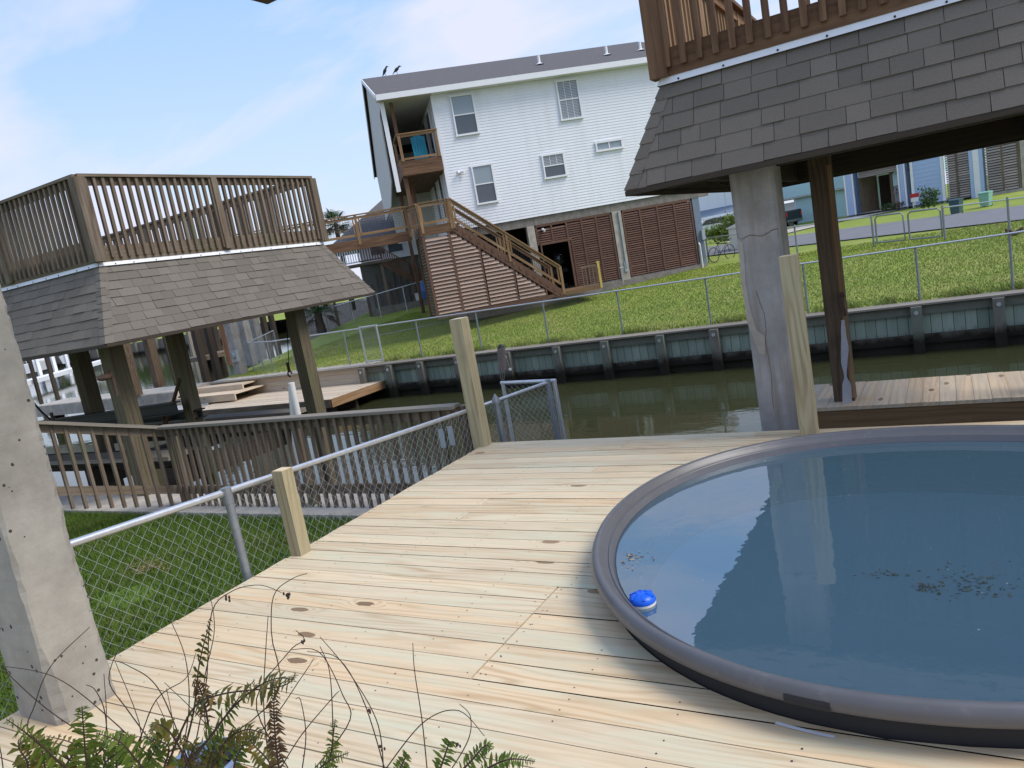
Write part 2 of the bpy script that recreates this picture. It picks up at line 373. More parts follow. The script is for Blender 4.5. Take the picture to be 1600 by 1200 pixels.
def watermat():
    t = NT('canal_water'); pos = t.obj()
    sp = t.node("ShaderNodeSeparateXYZ"); t.l.new(pos, sp.inputs[0])
    n1 = t.noise(t.comb(t.math('MULTIPLY', sp.outputs[0], 1.1), t.math('MULTIPLY', sp.outputs[1], 2.6), 0.0), 1.0, 4, .55, .4)
    n2 = t.noise(pos, .25, 3)
    c = t.mix(n2, (.032, .036, .016), (.042, .045, .019))
    t.set(color=c, rough=.03, spec=.5, ior=1.33)
    t.bump(n1, .10, .05); return t.m
M['water'] = watermat()
def poolmat():
    t = NT('pool_water'); pos = t.obj()
    tr = t.node("ShaderNodeBsdfTransparent"); t.put(tr.inputs[0], (.68, .86, .96))
    df = t.node("ShaderNodeBsdfDiffuse"); t.put(df.inputs[0], (.15, .285, .375))
    gl = t.node("ShaderNodeBsdfGlossy"); t.put(gl.inputs["Roughness"], .012)
    bm = t.node("ShaderNodeBump"); t.put(bm.inputs["Strength"], .07); t.put(bm.inputs["Distance"], .02)
    t.put(bm.inputs["Height"], t.noise(pos, 5.0, 3, .5)); t.l.new(bm.outputs[0], gl.inputs["Normal"])
    fr = t.node("ShaderNodeFresnel"); t.put(fr.inputs["IOR"], 2.9); t.l.new(bm.outputs[0], fr.inputs["Normal"])
    m1 = t.node("ShaderNodeMixShader"); m1.inputs[0].default_value = .34; t.l.new(tr.outputs[0], m1.inputs[1]); t.l.new(df.outputs[0], m1.inputs[2])
    m2 = t.node("ShaderNodeMixShader"); t.l.new(fr.outputs[0], m2.inputs[0]); t.l.new(m1.outputs[0], m2.inputs[1]); t.l.new(gl.outputs[0], m2.inputs[2])
    t.l.new(m2.outputs[0], t.out.inputs[0]); return t.m
M['pool'] = poolmat()
def sheetpile():
    t = NT('green_sheet_piling'); pos = t.obj(); sp = t.node("ShaderNodeSeparateXYZ"); t.l.new(pos, sp.inputs[0])
    x, z = sp.outputs[0], sp.outputs[2]
    board = t.math('FLOOR', t.math('MULTIPLY', x, 4.6)); wn = t.node("ShaderNodeTexWhiteNoise", noise_dimensions='1D'); t.put(wn.inputs[1], board)
    s = t.noise(t.comb(t.math('MULTIPLY', x, 9), 0., t.math('MULTIPLY', z, 1.3)), 1, 4, .65)
    c = t.mix(s, (.20, .27, .215), (.42, .48, .39)); c = t.mix(t.math('MULTIPLY', wn.outputs[0], .4), c, (.07, .10, .08))
    line = t.math('ADD', t.math('MULTIPLY', s, .55), -1.78); mud = t.math('MULTIPLY', t.math('SUBTRACT', line, z), 4.5, clamp=True)
    c = t.mix(mud, c, (.028, .026, .018))
    g = t.math('LESS_THAN', t.math('FRACT', t.math('MULTIPLY', x, 4.6)), .05); c = t.mix(g, c, (.02, .025, .02))
    t.set(color=c, rough=.85, spec=.2); t.bump(s, .4, .02); return t.m
M['sheet'] = sheetpile()
def pilemat():
    t = NT('bulkhead_timber'); pos = t.obj(); sp = t.node("ShaderNodeSeparateXYZ"); t.l.new(pos, sp.inputs[0]); r = t.rnd()
    s = t.noise(t.comb(t.math('MULTIPLY', sp.outputs[0], 5), t.math('MULTIPLY', sp.outputs[1], 5), t.math('MULTIPLY', sp.outputs[2], 2)), 1, 4, .65)
    c = t.mix(s, (.11, .098, .08), (.24, .22, .18)); c = t.mix(t.math('MULTIPLY', r, .5), c, (.13, .17, .13))
    line = t.math('ADD', t.math('MULTIPLY', s, .5), -1.62); mud = t.math('MULTIPLY', t.math('SUBTRACT', line, sp.outputs[2]), 3.5, clamp=True)
    c = t.mix(mud, c, (.022, .018, .013)); t.set(color=c, rough=.9, spec=.2); t.bump(s, .5, .02); return t.m
M['pile'] = pilemat()
#PART2
# ================================================================== terrain, water
TY = [18.9, 24, 27, 31.7, 36, 42, 60, 400]; TZ = [-.88, -.62, -.42, -.07, .22, .55, .7, .7]
def tz(y): return float(np.interp(y, TY, TZ))
def hit(x, y):
    d = ray(x, y); D = 15.0
    while D < 300:
        p = CO + d*D
        if p.z <= tz(p.y): return p
        D += .05
    return p
b = MB(); b.face([(-900, -60, -1.95), (900, -60, -1.95), (900, 900, -1.95), (-900, 900, -1.95)]); tag(b.build('water', M['water']), kind='structure')
b = MB()   # far bank: one sheet rising from the bulkhead to the street
ys = [18.95, 20, 22, 24, 27, 29, 31.7, 34, 36, 39, 42, 50, 60, 120, 400]
for i in range(len(ys)-1):
    y0, y1 = ys[i], ys[i+1]
    for x0, x1 in ((-24-.35*(y0-19), -12), (-12, 0), (0, 12), (12, 60), (60, 400)):
        xx0 = x0 if x0 > -20 else -24-.35*(y0-19); xx1 = x0 if x0 > -20 else -24-.35*(y1-19)
        b.face([(xx0, y0, tz(y0)), (x1, y0, tz(y0)), (x1, y1, tz(y1)), (xx1, y1, tz(y1))])
tag(b.build('ground', M['lawnfar']), kind='structure')
b = MB(); b.box(-24.6, -23.9, 19.0, 60, -3, -.9); b.box(-60, -24.2, 60, 61, -3, .5); tag(b.build('bank_edge', M['block']), kind='structure')
b = MB()
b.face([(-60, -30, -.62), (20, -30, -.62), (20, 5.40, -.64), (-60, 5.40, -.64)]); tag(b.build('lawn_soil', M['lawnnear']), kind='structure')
b = MB(); b.box(-40, 6, 5.56, 6.35, -1.2, -.60); b.box(-40, -3.9, 5.36, 5.56, -.8, -.585); tag(b.build('path', M['conpale']), kind='structure')
b = MB(); b.box(-40, 6, 6.36, 6.5, -3.2, -.66); tag(b.build('near_bulkhead', M['sheet']), 'near canal wall of sheet piling under the concrete walkway', 'seawall')

def blades(n, region, zf, h, w, seed, dens=None):
    rg = np.random.RandomState(seed); x0, x1, y0, y1 = region
    X = rg.uniform(x0, x1, n); Y = rg.uniform(y0, y1, n)
    if dens is not None:
        k = dens(X, Y); X, Y = X[k], Y[k]; n = len(X)
    Z = zf(X, Y); a = rg.uniform(0, 2*np.pi, n); hh = h*rg.uniform(.5, 1.2, n); ww = w*rg.uniform(.6, 1.3, n)
    la = rg.uniform(0, 2*np.pi, n); ln = hh*rg.uniform(.1, .9, n)
    P = np.empty((n, 3, 3)); dx, dy = np.cos(a)*ww/2, np.sin(a)*ww/2
    P[:, 0] = np.c_[X-dx, Y-dy, Z-.01]; P[:, 1] = np.c_[X+dx, Y+dy, Z-.01]; P[:, 2] = np.c_[X+np.cos(la)*ln, Y+np.sin(la)*ln, Z+hh]
    me = bpy.data.meshes.new('grass'); me.vertices.add(3*n); me.loops.add(3*n); me.polygons.add(n)
    me.vertices.foreach_set('co', P.ravel().astype(np.float32)); me.loops.foreach_set('vertex_index', np.arange(3*n, dtype=np.int32))
    me.polygons.foreach_set('loop_start', np.arange(0, 3*n, 3, dtype=np.int32)); me.polygons.foreach_set('loop_total', np.full(n, 3, dtype=np.int32))
    at = me.attributes.new('rnd', 'FLOAT', 'FACE'); at.data.foreach_set('value', rg.rand(n).astype(np.float32)); me.update(); me.validate()
    return me
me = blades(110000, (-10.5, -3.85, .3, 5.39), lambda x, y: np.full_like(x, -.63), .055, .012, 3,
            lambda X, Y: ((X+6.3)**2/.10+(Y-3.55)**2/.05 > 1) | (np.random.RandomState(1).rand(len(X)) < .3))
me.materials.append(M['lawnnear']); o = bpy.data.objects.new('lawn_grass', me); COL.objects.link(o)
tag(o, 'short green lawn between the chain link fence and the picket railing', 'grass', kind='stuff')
tzv = lambda x, y: np.interp(y, TY, TZ)
me = blades(150000, (-24, 6, 19.25, 31.5), tzv, .055, .03, 4); me.materials.append(M['lawnfar'])
o = bpy.data.objects.new('yard_grass', me); COL.objects.link(o); tag(o, 'bright sunlit yard grass sloping up behind the timber bulkhead', 'grass', kind='stuff')
me = blades(16000, (-16, 5, 19.12, 19.55), tzv, .17, .03, 6, lambda X, Y: np.random.RandomState(8).rand(len(X)) < (.25+.75*(np.sin(X*2.3)+np.sin(X*5.1+1) > .3)) * np.exp(-(Y-19.12)*4)); me.materials.append(M['lawnfar'])
o = bpy.data.objects.new('edge_grass', me); COL.objects.link(o); tag(o, 'ragged taller grass along the top of the far bulkhead', 'grass', kind='stuff')
b = MB(); rg_ = random.Random(4)
for k in range(160):
    q = PZ(228+rg_.gauss(0, 16), 884+rg_.gauss(0, 6), -.60); a = rg_.uniform(0, 6.28); u = V((math.cos(a), math.sin(a), rg_.uniform(-.1, .3)))*rg_.uniform(.012, .04); w_ = V((-u.y, u.x, 0))*.22; b.face([q-u, q+w_, q+u, q-w_])
DRYB = b

tag(DRYB.build('dry_clippings', leafmat('dry_clip', (.20, .14, .06), (.34, .25, .12), .1)), 'small brown patch of dry grass clippings on the near lawn', 'grass', kind='stuff')
# ================================================================== deck and pool
PC = V((-.105, 3.70, 0)); PR = 1.53
DX0, DX1, DYF = -3.80, 3.4, 5.75; PITCHB = .1365
def warp(an): return .039+.092*math.cos(2*an)+.017*math.sin(2*an)+.044*math.cos(3*an)+.032*math.sin(3*an)
deck = thing('wooden_deck', 'new pale pine plank deck surrounding the round pool', 'deck', (-.5, 3, 0))
b = MB(); y = 2.376 - PITCHB*24; row = -24; HR = 1.465
nails = []
ring = [(PC.x+(HR+warp(k*math.pi/360))*math.cos(k*math.pi/360), PC.y+(HR+warp(k*math.pi/360))*math.sin(k*math.pi/360)) for k in range(720)]
HTOP, HBOT = max(p[1] for p in ring), min(p[1] for p in ring)
def span(q):
    xs_ = [a[0]+(c[0]-a[0])*(q-a[1])/(c[1]-a[1]) for a, c in zip(ring, ring[1:]+ring[:1]) if (a[1]-q)*(c[1]-q) <= 0 and a[1] != c[1]]
    return (min(xs_), max(xs_)) if xs_ and HBOT < q < HTOP else None
while y < DYF-.02:
    y0, y1 = y+.0027, min(y+PITCHB-.0027, DYF)
    cuts = [DX0+random.uniform(-.006, .006)]
    if -1 <= row <= 4: cuts.append(-1.77)
    elif row == -5: cuts.append(-1.02)
    elif random.random() < .45: cuts.append(random.choice([-2.9, -.95, .3, 1.2, 2.2]))
    elif row > 17: cuts.append(random.choice([-2.35, -1.35]))
    cuts.append(DX1); cuts.sort()
    for a_, e_ in zip(cuts[:-1], cuts[1:]):
        a_ += .0015+(.0025 if abs(a_+1.77) < .001 else 0); e_ -= .0015+(.0025 if abs(e_+1.77) < .001 else 0); rr = random.random(); oo = rr*37
        NS = 6; yy = [y0+(y1-y0)*k/NS for k in range(NS+1)]
        zt = random.uniform(-.0012, .0012)
        if all(span(q) is None for q in yy) or e_ < PC.x-HR-.2 or a_ > PC.x+HR+.2:
            b.beam((a_, (y0+y1)/2, -.013+zt), (e_, (y0+y1)/2, -.013+zt), y1-y0, .026, (0, 0, 1), 0, rr)
        else:
            for k in range(NS):
                q0, q1 = yy[k], yy[k+1]; c0, c1 = span(q0), span(q1); uvf = lambda P: [(oo+p[0], p[1]-y0+.0) for p in P]
                if c0 is None and c1 is None:
                    P = [(a_, q0, zt), (e_, q0, zt), (e_, q1, zt), (a_, q1, zt)]; b.face(P, uvf(P), 0, rr); continue
                mid_ = c0 or c1; mid_ = (mid_[0]+mid_[1])/2
                (l0, r0), (l1, r1) = c0 or (mid_, mid_), c1 or (mid_, mid_)
                if a_ < max(l0, l1):
                    P = [(a_, q0, zt), (max(a_, min(e_, l0)), q0, zt), (max(a_, min(e_, l1)), q1, zt), (a_, q1, zt)]; b.face(P, uvf(P), 0, rr)
                if e_ > min(r0, r1):
                    P = [(min(e_, max(a_, r0)), q0, zt), (e_, q0, zt), (e_, q1, zt), (min(e_, max(a_, r1)), q1, zt)]; b.face(P, uvf(P), 0, rr)
        xs = [DX0+.05+.406*k for k in range(19)]
        for xj in xs + [a_+.03, e_-.03]:
            if a_ < xj < e_:
                for yo in (.035, .103):
                    px = xj+random.uniform(-.012, .012); py = y+yo+random.uniform(-.008, .008)
                    if math.hypot(px-PC.x, py-PC.y) > 1.56+warp(math.atan2(py-PC.y, px-PC.x)) and py < DYF-.01 and random.random() < .8: nails.append((px, py))
    y += PITCHB; row += 1
for px, py in nails:
    r_ = random.uniform(.0026, .0040); b.face([(px+r_*math.cos(k*math.pi/3), py+r_*math.sin(k*math.pi/3), .0022) for k in range(6)], None, 1, 0)
b.build('planks', [M['pine'], M['blackmetal']], deck)
b = MB()
b.box(DX0+.02, DX0+.058, -1, DYF-.03, -.18, -.0285); b.box(DX0+.06, DX1, DYF-.068, DYF-.03, -.18, -.0285)
b.build('rim_joist', M['pine'], deck)
for k in range(9):
    if abs(DX0+.3+.8*k-PC.x) > 1.75: b = MB(); b.box(DX0+.3+.8*k, DX0+.34+.8*k, -.9, DYF-.08, -.6, -.034); b.build('joist', M['pinepost'], deck)

pool = thing('stock_tank_pool', 'round grey plastic stock tank pool sunk through the deck, full of water', 'pool', (PC.x, PC.y, -.5))
rimz = .165
prof = [(1.455, -.03), (1.46, .03), (1.468, .085), (1.472, .098), (1.515, .096), (1.524, .104), (1.530, .125), (1.527, .142), (1.518, .158), (1.508, .165), (1.496, .167), (1.486, .163), (1.480, .156), (1.474, .146), (1.455, .128), (1.447, .122), (1.446, .129), (1.440, .130), (1.436, .122), (1.428, .10), (1.424, .092)]
b = MB(); b.lathe((PC.x, PC.y, 0), prof[3:], 128, 0, True, warp); b.build('rim', M['rim'], pool)
inner = [(1.424, .092), (1.418, .088)]; z = .085; rad = 1.415
for k in range(4):
    inner += [(rad, z), (rad, z-.044), (rad-.008, z-.049), (rad-.014, z-.052), (rad-.016, z-.056)]; z -= .060; rad -= .017
inner += [(rad-.005, -.170), (rad-.02, -.185), (rad-.05, -.19)]
b = MB(); b.lathe((PC.x, PC.y, 0), inner, 128, 0, True, warp); b.lathe((PC.x, PC.y, 0), [(1.468, .096), (1.460, .06), (1.466, .04), (1.458, .0), (1.458, -.42)], 128, 2, True, warp)
fl = [PC+V((math.cos(2*math.pi*k/96)*(rad-.04+warp(2*math.pi*k/96)), math.sin(2*math.pi*k/96)*(rad-.04+warp(2*math.pi*k/96)), -.192)) for k in range(96)]; b.face(fl, None, 1)
b.build('tub', [M['tub'], M['tubfloor'], M['rubber']], pool)
b = MB(); WZ = .088; b.face([PC+V((math.cos(2*math.pi*k/128)*(1.4145+warp(2*math.pi*k/128)), math.sin(2*math.pi*k/128)*(1.4145+warp(2*math.pi*k/128)), WZ)) for k in range(128)]); b.build('water_surface', M['pool'], pool)
b = MB(); b.lathe((PC.x-.02, PC.y-.035, 0), [(1.462, .004), (1.477, .004)], 40, 0, False, warp, R_(252), R_(259)); b.build('liner_edge', M['sheetw'], pool)
b = MB()   # long dark hand hold cut in the lip
p0 = PZ(1233, 1083, .115); p1 = PZ(1300, 1103, .115); a0 = math.atan2(p0.y-PC.y, p0.x-PC.x); a1 = math.atan2(p1.y-PC.y, p1.x-PC.x)
b.lathe((PC.x, PC.y, 0), [(1.5255, .099), (1.533, .108), (1.5335, .124), (1.5295, .134)], 14, 0, False, warp, a0, a1); b.build('hand_hold', M['rubber'], pool)
for (px, py) in ((1041, 829), (1002, 910)):
    d_ = ray(px, py); D_ = 1.0
    while D_ < 8 and not ((CO+d_*D_).z < .08 and ((CO+d_*D_)-PC).xy.length > 1.345+warp(math.atan2((CO+d_*D_).y-PC.y, (CO+d_*D_).x-PC.x))): D_ += .004
    q = CO+d_*D_; dirv = V((PC.x-q.x, PC.y-q.y, 0)).normalized()
    b = MB(); b.tube([q, q+dirv*.012], .034, 16); b.tube([q+dirv*.012, q+dirv*.024], [.024, .016], 12); b.build('wall_fitting', M['pvc'], pool)
dq = PZ(992, 940, .11); dq.z = 0; dd_ = V((dq.x+.02-PC.x, dq.y+.03-PC.y, 0)); aa_ = math.atan2(dd_.y, dd_.x); dd_ = dd_.normalized()*min(dd_.length, 1.372+warp(aa_)); dq = PC+dd_-V((.02, .03, 0))
ds = thing('chlorine_floater', 'blue and white floating chlorine dispenser bobbing at the pool edge', 'pool floater', (dq.x+.02, dq.y+.03, .06))
c0 = V((dq.x+.02, dq.y+.03, 0))
b = MB(); b.lathe(c0, [(0, .135), (.03, .134), (.044, .128), (.054, .118), (.058, .106), (.057, .10)], 28); 
for k in range(6):
    an = k*math.pi/3; b.beam(c0+V((math.cos(an)*.02, math.sin(an)*.02, .134)), c0+V((math.cos(an)*.052, math.sin(an)*.052, .120)), .010, .012)
b.build('lid', M['bluetop'], ds)
b = MB(); b.lathe(c0, [(.056, .10), (.057, .09), (.052, .08), (.045, .06), (.03, .0), (0, .0)], 28); b.build('float_body', M['pvc'], ds)
def litter(name, label, cen, n, spread, size, mats, seed, z):
    rg = random.Random(seed); b = MB()
    for i in range(n):
        x = cen.x+rg.gauss(0, spread[0]); yy = cen.y+rg.gauss(0, spread[1])
        if math.hypot(x-PC.x, yy-PC.y) > 1.385+warp(math.atan2(yy-PC.y, x-PC.x)): continue
        a = rg.uniform(0, 6.28); l = size*rg.uniform(.4, 1.5); w = l*rg.uniform(.2, .5); zz = z+rg.uniform(0, .004)
        u = V((math.cos(a), math.sin(a), rg.uniform(-.1, .25))); v = V((-math.sin(a), math.cos(a), rg.uniform(-.2, .2)))
        p = V((x, yy, zz)); b.face([p-u*l/2, p+v*w/2, p+u*l/2, p-v*w/2], None, rg.randrange(len(mats)))
    tag(b.build(name, mats), label, 'debris', kind='stuff')
litter('leaf_litter', 'tan leaf scraps drifting on the pool water near its left wall', PZ(985, 875, .09), 40, (.04, .07), .020, [M['litter'], M['ferndead']], 1, .090)
litter('pond_weed', 'dark wispy clump of weed floating by itself near the pool centre', PZ(1449, 918, .09), 60, (.024, .020), .015, [M['weed'], M['rubber']], 2, .090)
litter('pond_weed', 'wide scatter of olive weed strands on the right of the pool', PZ(1512, 912, .09), 130, (.08, .085), .017, [M['weed']], 5, .089)
litter('pond_weed', 'faint thin patch of weed strands left of the dark clump in the pool', PZ(1390, 897, .09), 44, (.055, .02), .014, [M['weed']], 9, .089)
litter('water_specks', 'tiny white specks floating across the pool water', PC+V((.0, .1, 0)), 70, (.55, .6), .007, [M['sheetw']], 11, .090)

def post4(name, x, y, z0, z1, w, label, m='pinepost'):
    t = thing(name, label, 'post', (x, y, z0), 'new pine posts along the deck')
    b = MB(); b.beam((x, y, z0), (x, y, z1-.004), w, w, (0, 1, 0)); b.build('shaft', M[m], t)
    b = MB(); b.box(x-w/2+.003, x+w/2-.003, y-w/2+.003, y+w/2-.003, z1-.004, z1); b.build('cut_end', M['pine'], t)
post4('wooden_post', -3.745, 3.275, -.62, .57, .092, 'short square pine post standing on the deck edge beside the fence rail')
post4('wooden_post', -3.80, 5.66, -.62, 1.185, .125, 'tall square pine post at the far left corner of the deck')
post4('wooden_post', -.955, 5.62, -.62, 1.30, .115, 'square pine post rising just beside the grey concrete column')

# concrete pillar of the house we stand under
b = MB(); pr = MB()
fx, fy, pw, ch = -3.40, 1.50, .34, .022
py_ = .262; rgp = random.Random(2); NL = 150; vs, fs = [], []
cj = [ch]*4
for k in range(NL+1):
    z = -.7+4.2*k/NL
    for j in range(4): cj[j] = min(.040, max(.010, cj[j]+rgp.uniform(-.007, .007)))
    g = [(fx-pw+cj[0], fy), (fx-cj[1], fy), (fx, fy+cj[1]), (fx, fy+py_-cj[2]), (fx-cj[2], fy+py_), (fx-pw+cj[3], fy+py_), (fx-pw, fy+py_-cj[3]), (fx-pw, fy+cj[0])]
    vs += [(x+rgp.uniform(-.0012, .0012), yy+rgp.uniform(-.0012, .0012), z) for x, yy in g]
for k in range(NL):
    for j in range(8): a_, b_ = k*8+j, k*8+(j+1) % 8; fs.append((a_, b_, b_+8, a_+8))
pr.idx(vs, fs); tag(pr.build('concrete_pillar', M['concrete']), 'rough pitted concrete pillar standing beside the fern at the deck edge', 'pillar')
q = PZ(418, 7, 2.8)
b = MB(); b.box(q.x, q.x+.30, q.y-4.0, q.y, 2.8, 2.98); tag(b.build('roof_beam', M['dark']), 'dark roof beam end poking into the top edge of the view', 'beam')

# ================================================================== chain link
def chainlink(b, A, B, za0, za1, zb0, zb1, p=.078, r=.00125, knuckle=.02):
    A, B = V((A[0], A[1], 0)), V((B[0], B[1], 0)); L = (B-A).length; e = (B-A)/L; n = int(L/p); p = L/n; nrm = V((-e.y, e.x, 0))
    vs, fs, k = [], [], 0
    for i in range(n+1):
        for sgn in ((1,) if i == 0 else (-1,) if i == n else (1, -1)):
            x = i*p; f = x/L; z1 = za1+(zb1-za1)*f; z0 = za0+(zb0-za0)*f; z = z1+knuckle; pts = []; j = 0
            while z > z0:
                xx = x+(sgn*p if j % 2 else 0); off = .003*sgn
                pts.append(A+e*min(max(xx, 0), L)+nrm*off+V((0, 0, z))); z -= p; j += 1
            for a, c in zip(pts[:-1], pts[1:]):
                d = (c-a).normalized(); s1 = d.cross(nrm).normalized()*r
                k = len(vs); q = [s1, -s1*.5+nrm*r*.87, -s1*.5-nrm*r*.87]
                vs += [a+w for w in q]+[c+w for w in q]; fs += [(k, k+1, k+4, k+3), (k+1, k+2, k+5, k+4), (k+2, k, k+3, k+5)]
    b.idx(vs, fs)
FX = -3.88
nf = thing('chain_link_fence', 'weathered chain link fence with rusty top rail running along the left deck edge', 'fence', (FX, 4, -.62))
def frail(y): return .61+(.335-.61)*(y-2.0)/3.7
b = MB(); b.tube([(FX, .2, frail(.2)), (FX, 3.2, frail(3.2))], .021, 12); b.tube([(FX, 3.1, frail(3.1)), (FX, 5.9, frail(5.9))], .0195, 12); b.tube([(FX, 5.9, .32), (-3.60, 6.75, .33)], .019, 12); b.build('top_rail', M['galv'], nf)
b = MB(); chainlink(b, (FX, .2), (FX, 5.85), -.60, frail(.2), -.60, frail(5.85)); b.build('wire_mesh', M['wire'], nf)
b = MB(); chainlink(b, (FX+.02, 5.95), (-3.60, 6.75), -.75, .31, -.9, .33); b.build('wire_mesh', M['wire'], nf)
b = MB(); b.tube([(FX+.015, 2.93, -.62), (FX+.015, 2.93, frail(2.93)+.0)], .026, 12); b.tube([(FX+.015, 2.93, frail(2.93)-.07), (FX+.015, 2.93, frail(2.93)+.03)], .031, 12); b.build('line_post', M['galvdull'], nf)
b = MB(); b.tube([(FX, 2.90, frail(2.9)), (FX, 2.96, frail(2.96))], .027, 12); b.build('loop_cap', M['galv'], nf)
b = MB(); b.tube([(FX+.14, 5.93, -.9), (FX+.14, 5.93, .34)], .031, 12); b.tube([(FX+.14, 5.93, .33), (FX+.14, 5.93, .37), (FX+.14, 5.93, .42)], [.040, .036, .002], 12); b.build('terminal_post', M['galvdull'], nf)
b = MB(); b.tube([(-3.60, 6.75, -1.9), (-3.60, 6.75, .36)], .030, 12); b.tube([(-3.60, 6.75, .15), (-3.60, 6.75, .19)], .036, 12); b.build('end_post', M['galvdull'], nf)
gt = thing('canal_fence', 'small grey chain link panel in a pipe frame standing over the canal', 'fence panel', (-3.9, 6.85, -1.9))
b = MB(); x0, x1, yy = -4.19, -3.575, 6.84
b.tube([(x0, yy, -.85), (x0, yy, .36)], .021, 10); b.tube([(x1, yy, -1.95), (x1, yy, .335)], .024, 10); b.tube([(x0-.02, yy, .35), (x1+.02, yy, .325)], .020, 10); b.tube([(x0, yy, -.7), (x1, yy, -.7)], .018, 10); b.build('pipe_frame', M['galv'], gt)
b = MB(); chainlink(b, (x0, yy), (x1, yy), -.7, .33, -.7, .31, .065, .0012, 0); b.build('wire_mesh', M['wire'], gt)
tt = thing('garden_torch', 'woven cane garden torch on a thin pole tied to the fence panel', 'torch', (-4.12, 6.9, -1))
q1 = PY(783, 543, 6.9); q0 = PY(785, 578, 6.9); qb = PY(788, 690, 6.9)
b = MB(); b.tube([qb-V((0, 0, .6)), q0+(qb-q0)*.18], .011, 8); b.build('pole', M['cane'], tt)
b = MB()
for k in range(6):
    an = k*math.pi/3; b.tube([q0+(qb-q0)*.2+V((math.cos(an)*.008, math.sin(an)*.008, 0)), q0+V((math.cos(an)*.036, math.sin(an)*.036, .01))], .0035, 5)
b.build('splayed_struts', M['cane'], tt)
b = MB(); ax = q1-q0
for k in range(9):
    f0, f1 = k/9, (k+1)/9
    for j in range(12):
        an = 2*math.pi*(j+.5*(k % 2))/12; rr_ = .040
        c_ = q0+ax*(f0+f1)/2+V((math.cos(an)*rr_, math.sin(an)*rr_, 0)); t_ = V((-math.sin(an), math.cos(an), 0)); b.beam(c_-t_*.0085, c_+t_*.0085, .008, .021, (0, 0, 1))
b.tube([q0, q1], .035, 12); b.build('basket', M['cane'], tt)
b = MB(); b.tube([q1, q1+V((0, 0, .012)), q1+V((0, 0, .035))], [.042, .036, .014], 12); b.build('burner_cap', M['blackmetal'], tt)
q = PY(797, 577, 6.9); b = MB(); b.box(q.x-.014, q.x+.014, q.y-.005, q.y+.005, q.z-.012, q.z+.014); b.tube([q+V((0, 0, .014)), q1+(q0-q1)*.3+V((.04, 0, 0))], .0012, 4); b.build('snuffer_tag', M['pvc'], tt)

# ================================================================== weathered picket railing on the walkway
rl = thing('picket_railing', 'weathered brown wooden picket railing along the concrete walkway', 'railing', (-6.5, 5.62, -.6))
RY = 5.62; rx0, rx1 = -8.33, -3.98; rz = .395
c2 = PZ(20, 657, rz); sdir = V((c2.x-rx0, c2.y-RY, 0)).normalized(); L2 = 3.6
e1 = V((rx0, RY, 0)); e2 = PD(60, 660, 8.3); e2z = e2.z; e2 = e1+(V((e2.x, e2.y, 0))-e1)*1.5; e2z = rz+(e2z-rz)*1.5; sdir = (e2-e1); L2 = sdir.length; sdir = V((sdir.x, sdir.y, e2z-rz))/L2; e2 = V((e2.x, e2.y, e2z-rz))
b = MB(); b.beam((rx0-.02, RY, rz), (rx1, RY, rz), .14, .030); b.build('top_rail', M['weathercap'], rl)
b = MB(); b.beam(e1+V((0, 0, rz+.001)), e2+V((0, 0, rz+.001)), .14, .036); b.build('top_rail', M['weathercap'], rl)
b = MB()
b.beam((rx0, RY+.03, rz-.075), (rx1, RY+.03, rz-.075), .036, .10); b.beam(e1+V((0, .03, rz-.075)), e2+V((0, .03, rz-.075)), .036, .10)
b.beam((rx0, RY+.03, rz-.80), (rx1, RY+.03, rz-.80), .036, .10); b.beam(e1+V((0, .03, rz-.80)), e2+V((0, .03, rz-.80)), .036, .10); b.build('stringer', M['weather'], rl)
b = MB(); x = rx0+.10
while x < rx1-.03: b.beam((x, RY-.006, rz-1.0+random.uniform(-.008, .008)), (x, RY-.006, rz-.018), .036, .034, (0, 1, 0)); x += .119
b.build('picket_row', M['weather'], rl)
b = MB(); s_ = .08
while s_ < L2: p = e1+sdir*s_+V((0, -.006, 0)); b.beam(p+V((0, 0, rz-1.0)), p+V((0, 0, rz-.018)), .036, .034, (0, 1, 0)); s_ += .128
b.build('picket_row', M['weather'], rl)
for x in (rx0+.04, -6.15, rx1+.01):
    b = MB(); b.beam((x, RY+.095, -.62), (x, RY+.095, rz-.018), .09, .09, (0, 1, 0)); b.build('post', M['weather'], rl)
for px, py in ((690, 680), (704, 676)):
    q = PY(px, py, 5.55); b = MB(); b.box(q.x-.028, q.x+.028, q.y-.004, q.y+.004, q.z-.12, q.z+.06); tag(b.build('metal_plate', M['meter']), 'rusted grey metal strip hanging on the railing, %s of two' % ('left' if px < 700 else 'right'), 'metal strip', 'grey strips on the railing')
